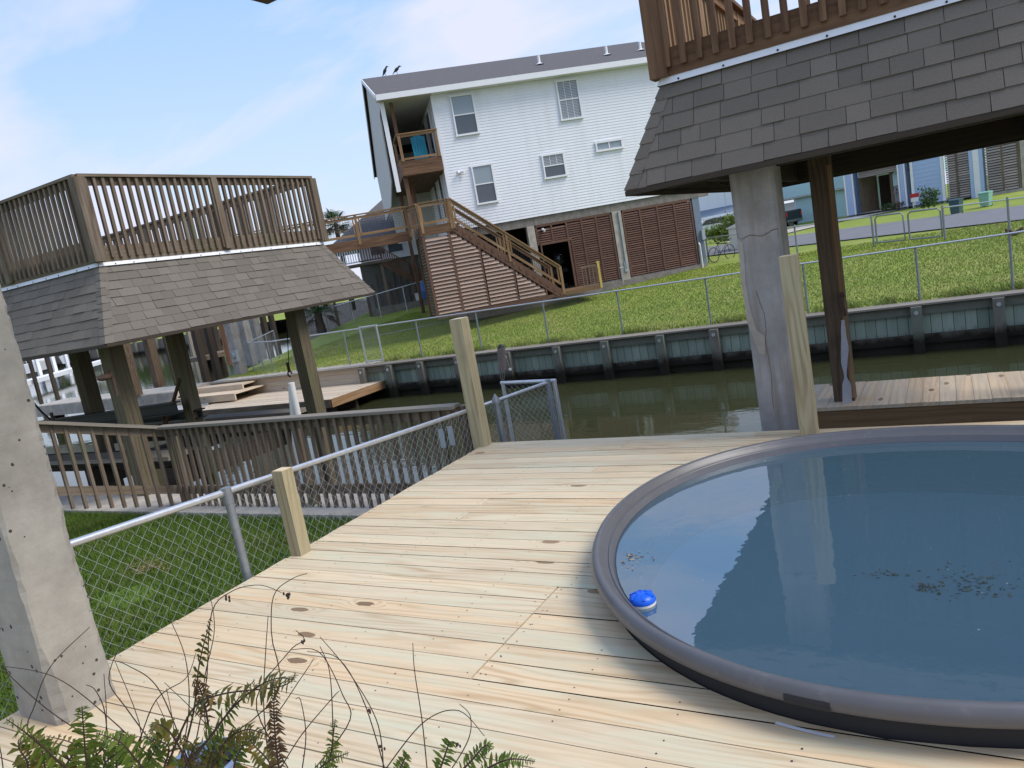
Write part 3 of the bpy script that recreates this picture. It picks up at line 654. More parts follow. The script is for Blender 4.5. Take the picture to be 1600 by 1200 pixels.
#PART3
# ================================================================== boathouses
def shingle_plane(b, A0, A1, B0, B1, rows, wmin=.14, wmax=.30, th=.011):
    A0, A1, B0, B1 = map(V, (A0, A1, B0, B1)); e = (A1-A0).normalized(); up = (B0-A0)-e*((B0-A0).dot(e)); n = e.cross(up).normalized()
    def ends(v): return (A0+(B0-A0)*v), (A1+(B1-A1)*v)
    for i in range(rows):
        v0, v1 = i/rows, min(1, (i+1.15)/rows)
        L0, R0 = ends(v0); L1, R1 = ends(v1); a0, c0 = (L0-A0).dot(e), (R0-A0).dot(e); a1, c1 = (L1-A0).dot(e), (R1-A0).dot(e)
        lo, hi = min(a0, a1), max(c0, c1); s = lo - random.uniform(0, .2); base0 = L0-e*a0; base1 = L1-e*a1
        while s < hi:
            w = random.uniform(wmin, wmax); t0 = s+.002; t1 = s+w-.002; s += w
            q0, q1 = min(max(t0, a0), c0), min(max(t1, a0), c0); p0, p1 = min(max(t0, a1), c1), min(max(t1, a1), c1)
            if q1-q0 < .001 and p1-p0 < .001: continue
            tk = th*random.choice([.65, 1., 1.35]); dz = random.uniform(-.004, .003)*up.normalized()
            k0, k1 = base0+e*q0+n*tk+dz, base0+e*q1+n*tk+dz; m0, m1 = base1+e*p0+n*.002, base1+e*p1+n*.002; r = random.random()
            b.face([k0, k1, m1, m0], None, 0, r); b.face([k0-n*tk, k1-n*tk, k1, k0], None, 0, r*.3)
            b.face([k0-n*tk, k0, m0, m0-n*.004], None, 0, r*.3); b.face([k1, k1-n*tk, m1-n*.004, m1], None, 0, r*.3)
def hip_caps(b, A, B, d1, d2, rows, w=.125):
    A, B, d1, d2 = V(A), V(B), V(d1).normalized(), V(d2).normalized(); ax = (B-A); n1 = ax.cross(d1).normalized(); n2 = d2.cross(ax).normalized()
    o = ((d1+d2)*-1); o = V((o.x, o.y, abs(o.z)+.4)).normalized()
    for i in range(rows):
        P0 = A+ax*(i/rows); P1 = A+ax*min(1, (i+1.1)/rows); h0, h1 = o*.024, o*.012; r = random.random()
        for d in (d1, d2):
            b.face([P0+h0, P0+d*w+o*.016, P1+d*w+o*.010, P1+h1], None, 0, r); b.face([P0+h0, P0+d*w+o*.016, P0+d*w, P0], None, 0, r*.3)
def boathouse(name, label, x0, x1, y0, y1, ze, zf, run, rows, msh, mrail, mpost, loc, capw=.115):
    t = thing(name, label, 'boathouse', loc)
    X0, X1, Y0, Y1 = x0+run, x1-run, y0+run, y1-run
    rf = MB()
    E = [(x0, y0, ze), (x1, y0, ze), (x1, y1, ze), (x0, y1, ze)]; T = [(X0, Y0, zf), (X1, Y0, zf), (X1, Y1, zf), (X0, Y1, zf)]
    for i in range(4): j = (i+1) % 4; shingle_plane(rf, E[i], E[j], T[i], T[j], rows)
    for i in range(4):
        j, k = (i+1) % 4, (i-1) % 4; d1 = V(E[j])-V(E[i]); d2 = V(E[k])-V(E[i]); hip_caps(rf, E[i], T[i], d1, d2, rows+1, capw)
    roof = rf.build('roof', msh, t)
    b = MB()   # sheathing, fascia edge, rafters seen from below
    for i in range(4):
        j = (i+1) % 4; a, c, d, f = V(E[i]), V(E[j]), V(T[j]), V(T[i]); b.face([a, c, d, f]); b.beam(a-V((0, 0, .02)), c-V((0, 0, .02)), .03, .04)
    nr = int((x1-x0)/.55)
    for k in range(nr):
        x = X0+.05+k*(X1-X0-.1)/max(1, nr-1); b.beam((x, y0+.14, ze+.015), (x, Y0+.09, zf-.10), .04, .09); b.beam((x, y1-.14, ze+.015), (x, Y1-.09, zf-.10), .04, .09)
        b.beam((x, Y0, zf-.16), (x, Y1, zf-.16), .045, .19)
    nr = int((y1-y0)/.55)
    for k in range(nr):
        y = Y0+.05+k*(Y1-Y0-.1)/max(1, nr-1); b.beam((x0+.14, y, ze+.015), (X0+.09, y, zf-.10), .04, .09); b.beam((x1-.14, y, ze+.015), (X1-.09, y, zf-.10), .04, .09)
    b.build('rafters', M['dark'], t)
    b = MB()
    for y in (y0+.55, y1-.55): b.box(x0+.15, x1-.15, y-.045, y+.045, ze-.02, ze+.22); b.box(x0+.15, x1-.15, y+.05, y+.14, ze-.0, ze+.2)
    for x in (x0+.45, x1-.45): b.box(x-.045, x+.045, y0+.62, y1-.62, ze-.01, ze+.21)
    b.build('carrier_beam', M['dark'], t)
    b = MB()
    for i in range(4):
        j = (i+1) % 4; a, c = V(T[i]), V(T[j]); o = (a+c)/2-V(((X0+X1)/2, (Y0+Y1)/2, zf)); o.z = 0; o.normalize(); d = (c-a).normalized()
        b.prism([a-d*.03+o*.035-V((0, 0, .012)), c+d*.03+o*.035-V((0, 0, .012)), c+d*.0+V((0, 0, .058)), a+V((0, 0, .058))], o*.004)
        n = int((c-a).length/.33)
        for q in range(n): p = a+(c-a)*((q+.5+random.uniform(-.2, .2))/n)+o*.034+V((0, 0, .004)); b.tube([p, p+o*.006], .008, 6, 1)
    b.build('flashing', [M['flash'], M['blackmetal']], t)
    b = MB(); b.box(X0+.02, X1-.02, Y0+.02, Y1-.02, zf-.02, zf+.05)
    n = int((Y1-Y0)/.145)
    for k in range(n): y = Y0+.05+k*.145; b.box(X0+.0, X1-.0, y, y+.14, zf+.19, zf+.222)
    b.build('deck_boards', mrail, t)
    b = MB()
    for i in range(4):
        j = (i+1) % 4; a, c = V(T[i]), V(T[j]); b.beam(a+V((0, 0, .14)), c+V((0, 0, .14)), .04, .20)
    b.build('rim_board', mrail, t)
    return t, (X0, X1, Y0, Y1)
def rail_run(t, a, c, zb, ztop, outw, mr, mcap, sp, pw, posts, postw=.10, capname='top_rail', skipcap=False):
    a, c, o = V(a), V(c), V(outw); d = (c-a); L = d.length; d /= L
    b = MB(); b.beam(a+V((0, 0, ztop-.018))-d*.03, c+V((0, 0, ztop-.018))+d*.03, .15, .036); b.build('top_rail', mcap, t)
    b = MB(); b.beam(a+V((0, 0, ztop-.085)), c+V((0, 0, ztop-.085)), .036, .095); b.build('upper_stringer', mr, t)
    b = MB(); s = sp*.6
    while s < L-.02: p = a+d*s+o*.038; b.beam(p+V((0, 0, zb)), p+V((0, 0, ztop-.036)), pw, pw*.95, o); s += sp
    b.build('picket_row', mr, t)
    for s in posts:
        p = a+d*s+o*.03; b = MB(); b.beam(p+V((0, 0, zb-.02)), p+V((0, 0, ztop-.036)), postw, postw, o); b.build('post', mr, t)

lx0, lx1, ly0, ly1 = -26.0, -8.70, 5.46, 10.51
lb, (X0, X1, Y0, Y1) = boathouse('boathouse', 'boathouse on the left with brown shingle skirt roof and grey weathered deck railing on top', lx0, lx1, ly0, ly1, 1.485, 2.455, .50, 9, M['shL'], M['weather'], M['post'], (-13, 8, -1.95))
ZT = 3.585
rail_run(lb, (X0, Y0, 0), (X1, Y0, 0), 2.54, ZT, (0, -1, 0), M['weather'], M['weather'], .118, .042, [2.0, 4.0, 6.0, 8.05, 10.1, 12.2, 14.3])
rail_run(lb, (X1, Y0, 0), (X1, Y1, 0), 2.54, ZT, (1, 0, 0), M['weather'], M['weather'], .118, .042, [2.02])
rail_run(lb, (X0, Y1, 0), (X1, Y1, 0), 2.54, ZT, (0, 1, 0), M['weather'], M['weather'], .118, .042, [1.8, 3.8, 5.8, 7.8, 9.8, 11.8, 13.8])
rail_run(lb, (X0, Y0, 0), (X0, Y1, 0), 2.54, ZT, (-1, 0, 0), M['weather'], M['weather'], .125, .042, [2.0])
for (x, y) in ((X1, Y0), (X1, Y1)):
    b = MB(); b.beam((x+.02, y-.02 if y < 8 else y+.02, 2.50), (x+.02, y-.02 if y < 8 else y+.02, ZT-.04), .14, .14, (0, 1, 0)); b.build('corner_post', M['weather'], lb)
def tpost(t, x, y, z1, w, m='post', name='timber_post'):
    b = MB(); b.beam((x, y, -3.0), (x, y, z1), w, w, (0, 1, 0)); b.build(name, M[m], t)
tpost(lb, -9.57, 6.06, 1.62, .215)
q = PX(476, 560, -9.15); tpost(lb, -9.15, q.y, 1.62, .22)
q = PX(289, 590, -9.15); tpost(lb, -10.2, 7.5, 1.62, .19)
q = PY(136, 600, 7.9); tpost(lb, q.x, 7.9, 1.62, .24)
for x in (-25.5,): tpost(lb, x, 5.9, 1.62, .22); tpost(lb, x, 10.0, 1.62, .22)
# lift gear under the left boathouse
lt = thing('boat_lift', 'dark steel boat lift cradle hanging under the left boathouse', 'boat lift', (-11.5, 7.6, -.4))
def ibeam(b, p, q, w, h):
    p, q = V(p), V(q); b.beam(p+V((0, 0, h/2)), q+V((0, 0, h/2)), w, .02); b.beam(p-V((0, 0, h/2)), q-V((0, 0, h/2)), w, .02); b.beam(p, q, .02, h)
y1_ = 7.1; a, c = PY(70, 668, y1_), PY(188, 645, y1_)
b = MB(); ibeam(b, (-15.5, y1_, a.z-.02), (-10.0, y1_, c.z), .16, .16); a2, c2_ = PY(130, 668, 7.5), PY(188, 656, 7.5); ibeam(b, (-15.5, 7.5, c2_.z-.02), (-10.0, 7.5, c2_.z), .14, .12); b.build('cross_beam', M['blackmetal'], lt)
b = MB(); b.box(-15, -9.6, 7.0, 7.2, -.55, -.28); b.box(-15, -9.6, 8.8, 9.0, -.55, -.28); b.box(-10.1, -9.85, 6.7, 9.3, -.75, -.45); b.box(-12.1, -11.9, 6.7, 9.3, -.75, -.45); b.build('cradle', M['dark'], lt)
b = MB(); b.box(-15, -9.7, 6.55, 6.95, -.30, -.24); b.box(-15, -9.7, 9.05, 9.4, -.30, -.24); b.build('bunk_board', M['weathercap'], lt)
def hangcable(name, label, pts, r, hook=True, mat='blackmetal'):
    t = thing(name, label, 'lift cable', pts[0]); b = MB(); b.tube(pts, r, 6); b.build('cable', M[mat], t)
    if hook:
        e = V(pts[-1]); b = MB(); b.tube([e+V((.05*math.cos(k*.6), 0, .05*math.sin(k*.6)-.05)) for k in range(9)], .014, 6); b.tube([e+V((0, 0, .16)), e+V((0, 0, -.02))], .026, 8); b.build('hook', M['rust'], t)
    return t
YB = 9.6
hangcable('lift_cable', 'steel lift cable and hook dangling beneath the left boathouse beside its inner post', [PY(448, 505, YB), PY(452, 580, YB)], .008)
hangcable('lift_cable', 'rusty turnbuckle and lift cable slanting down near the middle of the left boathouse', [PY(281, 592, 7.4), PY(270, 630, 7.4), PY(258, 665, 7.4)], .028, True, 'rust')
hangcable('lift_cable', 'dark chain slanting over the weathered railing beside the concrete pillar', [PY(53, 630, 6.6), PY(66, 645, 6.6), PY(84, 660, 6.6)], .018, True, 'blackmetal')
YS = 7.6; b = MB()
for p_, q_ in (((455, 598), (467, 660)), ((455, 604), (446, 655))): b.tube([PY(*p_, YS), PY(*q_, YS)-V((0, 0, .8))], .045, 10)
tag(b.build('guide_pole', M['pvc']), 'pair of white plastic lift guide poles leaning together behind the railing', 'guide poles')
b = MB(); q = PY(290, 605, 9.0); b.tube([q, q-V((0, 0, 1.2))], .075, 14); tag(b.build('plastic_pipe', M['pvc']), 'stout white plastic pipe upright behind the boathouse posts', 'pipe')
lf = thing('faucet_pipe', 'curved brown pipe with a flat lamp head fixed to the left boathouse corner post', 'pipe', PX(178, 620, -9.02))
b = MB(); b.tube([PX(x, y, -9.0) for x, y in ((183, 618), (180, 605), (175, 588), (172, 580), (168, 583), (167, 590))], .018, 8); b.build('bent_pipe', M['rust'], lf)
b = MB(); q = PX(163, 590, -9.0); b.ball(q, .05, .10, .04); b.build('lamp_head', M['rust'], lf)

# right boathouse
rx0, rx1_, ry0, ry1 = -2.065, 1.35, 5.65, 11.2
rb, (X0, X1, Y0, Y1) = boathouse('boathouse', 'boathouse on the right with dark shingle skirt roof and brown deck railing on top', rx0, rx1_, ry0, ry1, 1.962, 2.70, .30, 6, M['shR'], M['stain'], M['darkpost'], (1, 7, -1.95), .10)
ZT = 3.80
rail_run(rb, (X0, Y0, 0), (X1, Y0, 0), 2.80, ZT, (0, -1, 0), M['stain'], M['stain'], .121, .045, [], .11)
rail_run(rb, (X0, Y0, 0), (X0, Y1, 0), 2.80, ZT, (-1, 0, 0), M['stain2'], M['stain'], .121, .045, [1.4, 3.0], .11)
rail_run(rb, (X1, Y0, 0), (X1, Y1, 0), 2.80, ZT, (1, 0, 0), M['stain2'], M['stain'], .121, .045, [1.4, 3.0], .11)
rail_run(rb, (X0, Y1, 0), (X1, Y1, 0), 2.80, ZT, (0, 1, 0), M['stain2'], M['stain'], .121, .045, [.1, 1.5], .11)
b = MB(); b.beam((X0-.005, Y0-.01, 2.74), (X0-.005, Y0-.01, ZT-.04), .13, .13, (0, 1, 0)); b.build('corner_post', M['stain'], rb)
b = MB()   # stair rail going up inside the roof deck
sa, sb = V((X0+.85, Y0+1.9, 3.55)), V((X0+1.55, Y0+1.9, 3.05)); b.beam(sa, sb, .05, .12); b.beam(sa-V((0, 0, .42)), sb-V((0, 0, .0)), .05, .14)
for k in range(7): p = sa+(sb-sa)*(k/6); b.beam(p-V((0, 0, .5)), p, .035, .035, (0, 1, 0))
b.build('stair_rail', M['stain2'], rb)
# concrete column (chamfered) with paint drip, timber post
b = MB(); cx0, cx1, cy0, cy1, cc = -1.385, -1.06, 6.02, 6.34, .022
poly = [(cx0+cc, cy0), (cx1-cc, cy0), (cx1, cy0+cc), (cx1, cy1-cc), (cx1-cc, cy1), (cx0+cc, cy1), (cx0, cy1-cc), (cx0, cy0+cc)]
b.prism([(x, y, -3) for x, y in poly], (0, 0, 5.1)); b.build('concrete_column', M['concol'], rb)
b = MB()   # old joint ring and hairline crack in the column
zj = PY(1190, 368, cy0).z
for k in range(14):
    f = k/14; x_ = cx0+.04+f*.27; z_ = zj+.012*math.sin(f*9)+.02*f; b.box(x_, x_+.022, cy0-.003, cy0+.01, z_-.002, z_+.002)
b.build('joint_ring', M['darkpost'], rb); b = MB()
pts = [(1182, 455), (1187, 472), (1194, 490), (1197, 515), (1196, 530), (1201, 560), (1206, 590), (1206, 615), (1209, 640)]
for (xa, ya), (xb, yb) in zip(pts[:-1], pts[1:]): b.beam(PY(xa, ya, cy0-.001), PY(xb, yb, cy0-.0005), .0022, .003)
b.build('crack', M['darkpost'], rb)
b = MB()
drip = [(1152, 372), (1160, 378), (1163, 400), (1165, 440), (1172, 480), (1182, 515), (1195, 525), (1196, 555), (1186, 552), (1178, 530), (1168, 505), (1164, 480), (1158, 440), (1155, 400)]
b.prism([PY(x, y, cy0-.003) for x, y in drip], (0, -.002, 0)); b.build('cement_smear', M['conpale'], rb)
for (xx, yy, w) in ((-.985, 8.02, .19), (1.0, 8.0, .205), (1.0, 6.2, .3), (1.0, 10.7, .2)):
    tpost(rb, xx, yy, 2.12, w, 'darkpost')
b = MB()   # golden strip painting the sunlit right edge of the dark post
b.beam((-.905, 7.922, -.3), (-.900, 7.922, 1.95), .035, .012, (0, 1, 0)); b.build('sunlit_edge_strip', M['stain2'], rb)
hangcable('lift_cable', 'thin black lift cable hanging between the concrete column and dark post', [PY(1205, 250, 7.6), PY(1213, 318, 7.6), PY(1232, 402, 7.6), PY(1240, 470, 7.6)], .009, False)
st = thing('webbing_strap', 'grey twisted webbing strap hanging from a bolt on the dark timber post', 'strap', PY(1317, 460, 7.85))
pa = [(1317, 500, .02), (1318, 520, .035), (1320, 545, .05), (1319, 566, .045), (1321, 588, .02), (1323, 603, .058), (1324, 640, .066), (1323, 672, .062)]
b = MB(); L_, R__ = [], []
pb_ = []
for i in range(len(pa)-1):
    for f in (0, .2, .4, .6, .8): pb_.append(tuple(pa[i][k]+(pa[i+1][k]-pa[i][k])*(f*f*(3-2*f) if k == 2 else f) for k in range(3)))
pa = pb_+[pa[-1]]
for i, (x, y, w) in enumerate(pa):
    p = PY(x, y, 7.82); an = .45*math.sin(i*.26); d = V((math.cos(an), math.sin(an), 0))*w*.68; L_.append(p-d); R__.append(p+d)
for i in range(len(pa)-1): b.face([L_[i], R__[i], R__[i+1], L_[i+1]]); o_ = V((0, .003, 0)); b.face([L_[i]+o_, R__[i]+o_, R__[i+1]+o_, L_[i+1]+o_])
b.build('webbing', M['towel'], st)
b = MB(); q = PY(1315, 462, 7.88); b.tube([q+V((0, .05, 0)), q-V((0, .04, 0))], .030, 10); b.tube([q-V((0, .05, 0)), q-V((0, .045, .08)), q-V((-.02, .045, .19))], .022, 6); b.build('bolt_and_chain', M['rust'], st)

dk = thing('plank_dock', 'bleached plank dock under the right boathouse on a thick brown beam', 'dock', (1, 8, -1.95))
dz_ = -.335; b = MB(); x = -1.55
while x < 4.6: b.box(x, x+.136, 7.72, 8.78, dz_-.036, dz_+random.uniform(-.003, .003)); x += .1385
b.build('planks', M['dock'], dk)
b = MB(); b.box(-1.6, 4.6, 7.74, 7.79, dz_-.30, dz_-.037); b.box(-1.6, 4.6, 8.70, 8.75, dz_-.28, dz_-.037); b.build('edge_beam', M['fascia'], dk)
for x in (-1.15, 1.2, 3.5):
    for y in (7.92, 8.6): b = MB(); b.beam((x, y, -3), (x, y, dz_-.04), .2, .2, (0, 1, 0)); b.build('pile', M['darkpost'], dk)

# ================================================================== far bulkhead, fence, lower dock
BY = 18.80
bk = thing('bulkhead', 'long green stained timber bulkhead holding back the far lawn', 'bulkhead', (-5, BY, -1.95))
b = MB(); b.box(-24, 30, BY, BY+.06, -4, -.93); b.build('sheet_piling', M['sheet'], bk)
b = MB(); x = -24
while x < 30: b.box(x, x+3.64, BY-.20, BY+.34, -.905, -.862); x += 3.65
b.build('cap', M['weathercap'], bk)
b = MB(); b.box(-16.6, 30, BY-.09, BY-.002, -1.11, -.93); b.build('upper_waler', M['pile'], bk)
b = MB(); b.box(-16.6, 30, BY-.10, BY-.002, -1.76, -1.56); b.build('lower_waler', M['pile'], bk)
pl_x = [-16.53, -15.41, -14.18, -12.79, -11.06, -9.47, -8.03, -6.49, -5.10, -3.7, -2.2, -.68, .83, 2.35, 3.9]
for x in pl_x:
    b = MB(); b.beam((x, BY-.20, -4), (x, BY-.20, -.915), .21, .21, (0, 1, 0)); o_ = b.build('pile', M['pile'], bk)
    b = MB(); b.tube([(x, BY-.31, -1.04), (x, BY-.325, -1.04)], .045, 10); b.build('bolt_plate', M['galv'], o_)

ff = thing('chain_link_fence', 'low chain link fence standing along the top of the far bulkhead', 'fence', (-5, 19.1, -.87))
FY = 19.12; FZ = .325
b = MB(); b.tube([(-20.9, FY, FZ), (8, FY, FZ)], .021, 8); b.build('top_rail', M['galv'], ff)
b = MB(); chainlink(b, (-20.9, FY), (4, FY), -.85, FZ, -.85, FZ, .085, .0011, .02); b.build('wire_mesh', M['wire'], ff)
for px, py in ((455, 541), (535, 518), (648, 502), (742, 490), (847, 475), (963, 457), (1101, 435), (1254, 414), (1430, 388), (1577, 365)):
    q = PY(px, py, FY); b = MB(); b.tube([(q.x, FY+.03, -.9), (q.x, FY+.03, FZ-.01)], .026, 8); b.build('line_post', M['galvdull'], ff)
fg = thing('fence_gate', 'narrow chain link gate with bright tube frame in the far bulkhead fence', 'gate', (-16, FY-.05, -.86))
ga, gb = PY(562, 514, FY-.06).x, PY(588, 510, FY-.06).x
b = MB()
for x in (ga, gb): b.tube([(x, FY-.06, -.85), (x, FY-.06, FZ+.06)], .032, 8)
b.tube([(ga, FY-.06, FZ+.03), (gb, FY-.06, FZ+.03)], .026, 8); b.tube([(ga, FY-.06, -.78), (gb, FY-.06, -.78)], .022, 8); b.build('tube_frame', M['galv'], fg)
b = MB(); chainlink(b, (ga, FY-.06), (gb, FY-.06), -.78, FZ, -.78, FZ, .07, .0016, 0); b.build('wire_mesh', M['wire'], fg)
sf = thing('chain_link_fence', 'short side run of chain link fence climbing back from the bulkhead by the concrete columns', 'fence', (-21, 21, -.87))
s0 = PZ(398, 583, -.87); s1 = hit(437, 560)
s0z, s1z = s0.z, s1.z
b = MB(); b.tube([(s0.x, s0.y, s0z+1.2), (s1.x, s1.y, s1z+1.2)], .021, 8); b.tube([(s0.x, s0.y, s0z+1.2), (-20.9, FY, FZ)], .021, 8); b.build('top_rail', M['galv'], sf)
b = MB(); chainlink(b, (s0.x, s0.y), (s1.x, s1.y), s0z, s0z+1.2, s1z, s1z+1.2, .08, .0016, 0); chainlink(b, (s0.x, s0.y), (-20.9, FY), s0z, s0z+1.2, -.85, FZ, .08, .0016, 0); b.build('wire_mesh', M['wire'], sf)
for k in range(4):
    p = V(s0)+(V(s1)-V(s0))*(k/3); b = MB(); b.tube([p, p+V((0, 0, 1.2))], .028, 8); b.build('line_post', M['galvdull'], sf)
p = MB(); a_ = [hit(505, 548), hit(580, 528), hit(655, 513), hit(690, 505)]; w_ = V((.1, .42, .02))
for u_, v_ in zip(a_[:-1], a_[1:]): p.face([u_+V((0, 0, .03)), v_+V((0, 0, .03)), v_+w_+V((0, 0, .03)), u_+w_+V((0, 0, .03))])
a0_ = hit(440, 570); p.face([a0_+V((0, 0, .03)), a_[0]+V((0, 0, .03)), a_[0]+w_+V((0, 0, .03)), a0_+w_+V((0, 0, .03))])
tag(p.build('path', M['conpale']), kind='structure')

ld = thing('lower_dock', 'low sunlit plank dock hung against the far bulkhead at left', 'dock', (-19, 17.5, -1.95))
LZ = -1.41; b = MB(); x = -22.3
y_ = 16.25
while y_ < 18.72: b.box(-22.4, -15.85, y_, y_+.14, LZ-.036, LZ+random.uniform(-.003, .003)); y_ += .144
b.build('planks', M['dock'], ld)
b = MB(); b.box(-15.86, -15.80, 16.2, 18.74, LZ-.24, LZ+.002); b.build('end_beam', M['stain2'], ld)
b = MB(); b.box(-22.4, -15.87, 16.18, 16.24, LZ-.24, LZ+.001); b.build('front_beam', M['weather'], ld)
b = MB()
for k in range(3): b.box(-22.2, -16.45, BY-.06-.012*k, BY-.0-.012*k, -.90-.17*(k+1)+.004, -.90-.17*k)
b.build('retaining_boards', M['dock'], ld)
b = MB(); b.box(-24.9, -21.2, 17.35, 18.72, -1.16, -1.12); b.box(-24.9, -21.2, 17.30, 17.35, -1.36, -1.12); b.box(-25.2, -21.6, 18.1, 18.70, -.98, -.93); b.box(-25.2, -21.6, 18.04, 18.1, -1.118, -.93); b.build('bench_steps', M['dock'], ld)
for x in (-22.1, -20, -18, -16.2): b = MB(); b.beam((x, 16.5, -4), (x, 16.5, LZ-.04), .25, .25, (0, 1, 0)); b.build('pile', M['dark'], ld)
b = MB(); b.box(-22, -16, 17.4, 17.5, -2.1, LZ-.04); b.build('cross_brace', M['dark'], ld)
b = MB(); b.box(-24.2, -16.3, BY+.01, BY+.72, -.93, -.845); tag(b.build('path', M['conpale']), kind='structure')
#PART4
# ================================================================== white house
hh = R_(49.65); HD = V((math.sin(hh), math.cos(hh), 0)); HN = V((HD.y, -HD.x, 0)); H0 = V((-8.93, 31.7, 0))
HF = Frame(H0, HD, HN)
def HS(x, y, t=0.0):
    q = PL(x, y, H0+HN*t, HN); return (q-H0).dot(HD), q.z
hs = thing('white_house', 'white two storey house with grey roof raised over brown louvred ground floor', 'house', HF((-4.5, 0, 0)))
b = MB(HF); LAP = .108
def lapwall(b, s0, s1, t, z0, z1, lap=LAP, along='s', sign=1, m=0):
    z = z0; 
    while z < z1-.01:
        zt = min(z+lap, z1)
        if along == 's':
            A = [(s0, t+.0155, z), (s1, t+.0155, z), (s1, t+.002, zt), (s0, t+.002, zt)]; B = [(s0, t, z), (s1, t, z), (s1, t+.0155, z), (s0, t+.0155, z)]
        else:
            A = [(t+.016*sign, s0, z), (t+.016*sign, s1, z), (t+.002*sign, s1, zt), (t+.002*sign, s0, zt)]; B = [(t, s0, z), (t, s1, z), (t+.016*sign, s1, z), (t+.016*sign, s0, z)]
        b.face(A, None, m); b.face(B, None, m); z = zt
SL, SR, TB, ZB, ZE = -9.78, .66, -14.0, 3.13, 8.26
b.box(SL, SR, TB, -.004, ZB, ZE+.3)
lapwall(b, SL, SR, 0, ZB, ZE+.05); lapwall(b, TB, 0, SL, ZB, ZE+.05, LAP, 't', -1)
b.box(SL-.03, SL+.09, .0, .03, ZB, ZE)
b.build('wall', M['siding'], hs)
ridge_t, ridge_z = -7.0, 10.9; eo = .45; ez = 8.42; GS0, GS1 = -11.85, 1.6; ft = -14.45; fz = 7.55
b = MB(HF)
def slab(b, t0, z0, t1, z1, th, m=0):
    a = [(GS0, t0, z0), (GS1, t0, z0), (GS1, t1, z1), (GS0, t1, z1)]; bb = [(p[0], p[1], p[2]-th) for p in a]
    uvq = [(GS0, 0), (GS1, 0), (GS1, 7), (GS0, 7)]
    b.face(a, uvq, m); b.face(bb[::-1], uvq, 1)
    for i in range(4): j = (i+1) % 4; b.face([a[i], a[j], bb[j], bb[i]], None, 1)
slab(b, eo, ez, ridge_t, ridge_z, .06); slab(b, ridge_t, ridge_z, ft, fz, .06)
b.idx([], [])
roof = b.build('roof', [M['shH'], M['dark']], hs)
b = MB(HF); b.box(GS0, GS1, eo-.03, eo+.012, ez-.21, ez-.004); b.box(GS0, GS1, .02, eo-.03, ez-.20, ez-.17); b.build('fascia', M['white'], hs)
b = MB(HF)
for (ta, za, tb, zb) in ((eo, ez, ridge_t, ridge_z), (ridge_t, ridge_z, ft, fz)): b.beam((GS0-.02, ta, za-.08), (GS0-.02, tb, zb-.08), .035, .16)
b.build('rake_board', M['white'], hs)
b = MB(HF)   # gable end wall outside the porch
gp = [(-11.72, -1.6, 8.0), (-11.72, -1.6, 8.75), (-11.72, ridge_t, ridge_z-.1), (-11.72, TB, 7.55), (-11.72, TB, 5.0), (-11.72, -6.0, 5.0), (-11.72, -2.6, 5.6)]
b.prism(gp, (.05, 0, 0)); b.prism([(-11.72, .05, 8.2), (-11.72, .05, 8.4), (-11.72, -1.6, 8.9), (-11.72, -1.6, 8.0)], (.05, 0, 0)); b.build('gable_wall', M['soffit'], hs)
b = MB(HF); b.beam((-11.66, .02, 4.9), (-11.66, .02, 8.22), .16, .10, (0, 1, 0)); b.build('corner_board', M['white'], hs)
b = MB(HF); b.box(-11.7, SL-.01, -13.5, .40, 8.20, 8.25); b.build('porch_ceiling', M['soffit'], hs)
b = MB(HF)
for zz in (5.42, ): b.box(-11.35, SL-.02, -9, .02, zz, zz+.16)
b.box(-11.36, SL-.02, .021, .06, 5.45, 5.74); b.box(-11.36, SL-.02, .021, .055, 5.752, 5.98); b.box(-11.40, -11.361, -5, .06, 5.45, 5.98); b.build('balcony_floor', M['stain'], hs)
b = MB(HF)
zr0, zr1 = 6.0, 6.96
for s in (-11.28, -9.88): b.beam((s, .03, zr0-.02), (s, .03, zr1), .10, .09, (0, 1, 0))
b.box(-11.36, SL-.02, -.04, .10, zr1, zr1+.04); b.box(-11.22, -9.94, .0, .05, zr1-.10, zr1-.004); b.box(-11.22, -9.94, .0, .05, zr0+.02, zr0+.10)
b.box(-11.40, -11.30, -5, -.06, zr1-.03, zr1+.02); b.box(-11.38, -11.33, -5, -.06, zr0+.02, zr0+.09)
for t in (-1.6, -3.2, -4.9): b.beam((-11.355, t, zr0), (-11.355, t, zr1), .09, .09, (0, 1, 0))
b.build('balcony_railing', M['stain2'], hs)
b = MB(HF)
for (s, t) in ((-11.30, -.2), (-11.30, -4.6)): b.beam((s, t, .0), (s, t, 5.42), .15, .15, (0, 1, 0)); b.beam((s, t, 6.98), (s, t, 8.2), .12, .12, (0, 1, 0))
b.beam((-10.9, -2.5, 0), (-10.9, -2.5, 5.42), .14, .14, (0, 1, 0)); b.build('porch_post', M['stain'], hs)
b = MB(HF); b.box(-11.7, SL-.02, -6.6, -6.5, 3.3, 8.2); b.build('porch_back_wall', M['soffit'], hs)
b = MB(HF); b.box(-11.3, SL-.02, -6.49, -6.40, 7.3, 7.65); b.build('porch_header', M['dark'], hs)
for t0 in (-1.2, -3.2):
    for zz in (3.5, 6.0):
        dr = MB(HF); dr.box(SL-.06, SL-.025, t0-.95, t0, zz, zz+2.05); o_ = dr.build('porch_door', M['white'], hs); dr = MB(HF); dr.box(SL-.075, SL-.062, t0-.8, t0-.15, zz+.3, zz+1.9); dr.build('pane', M['glass'], o_)

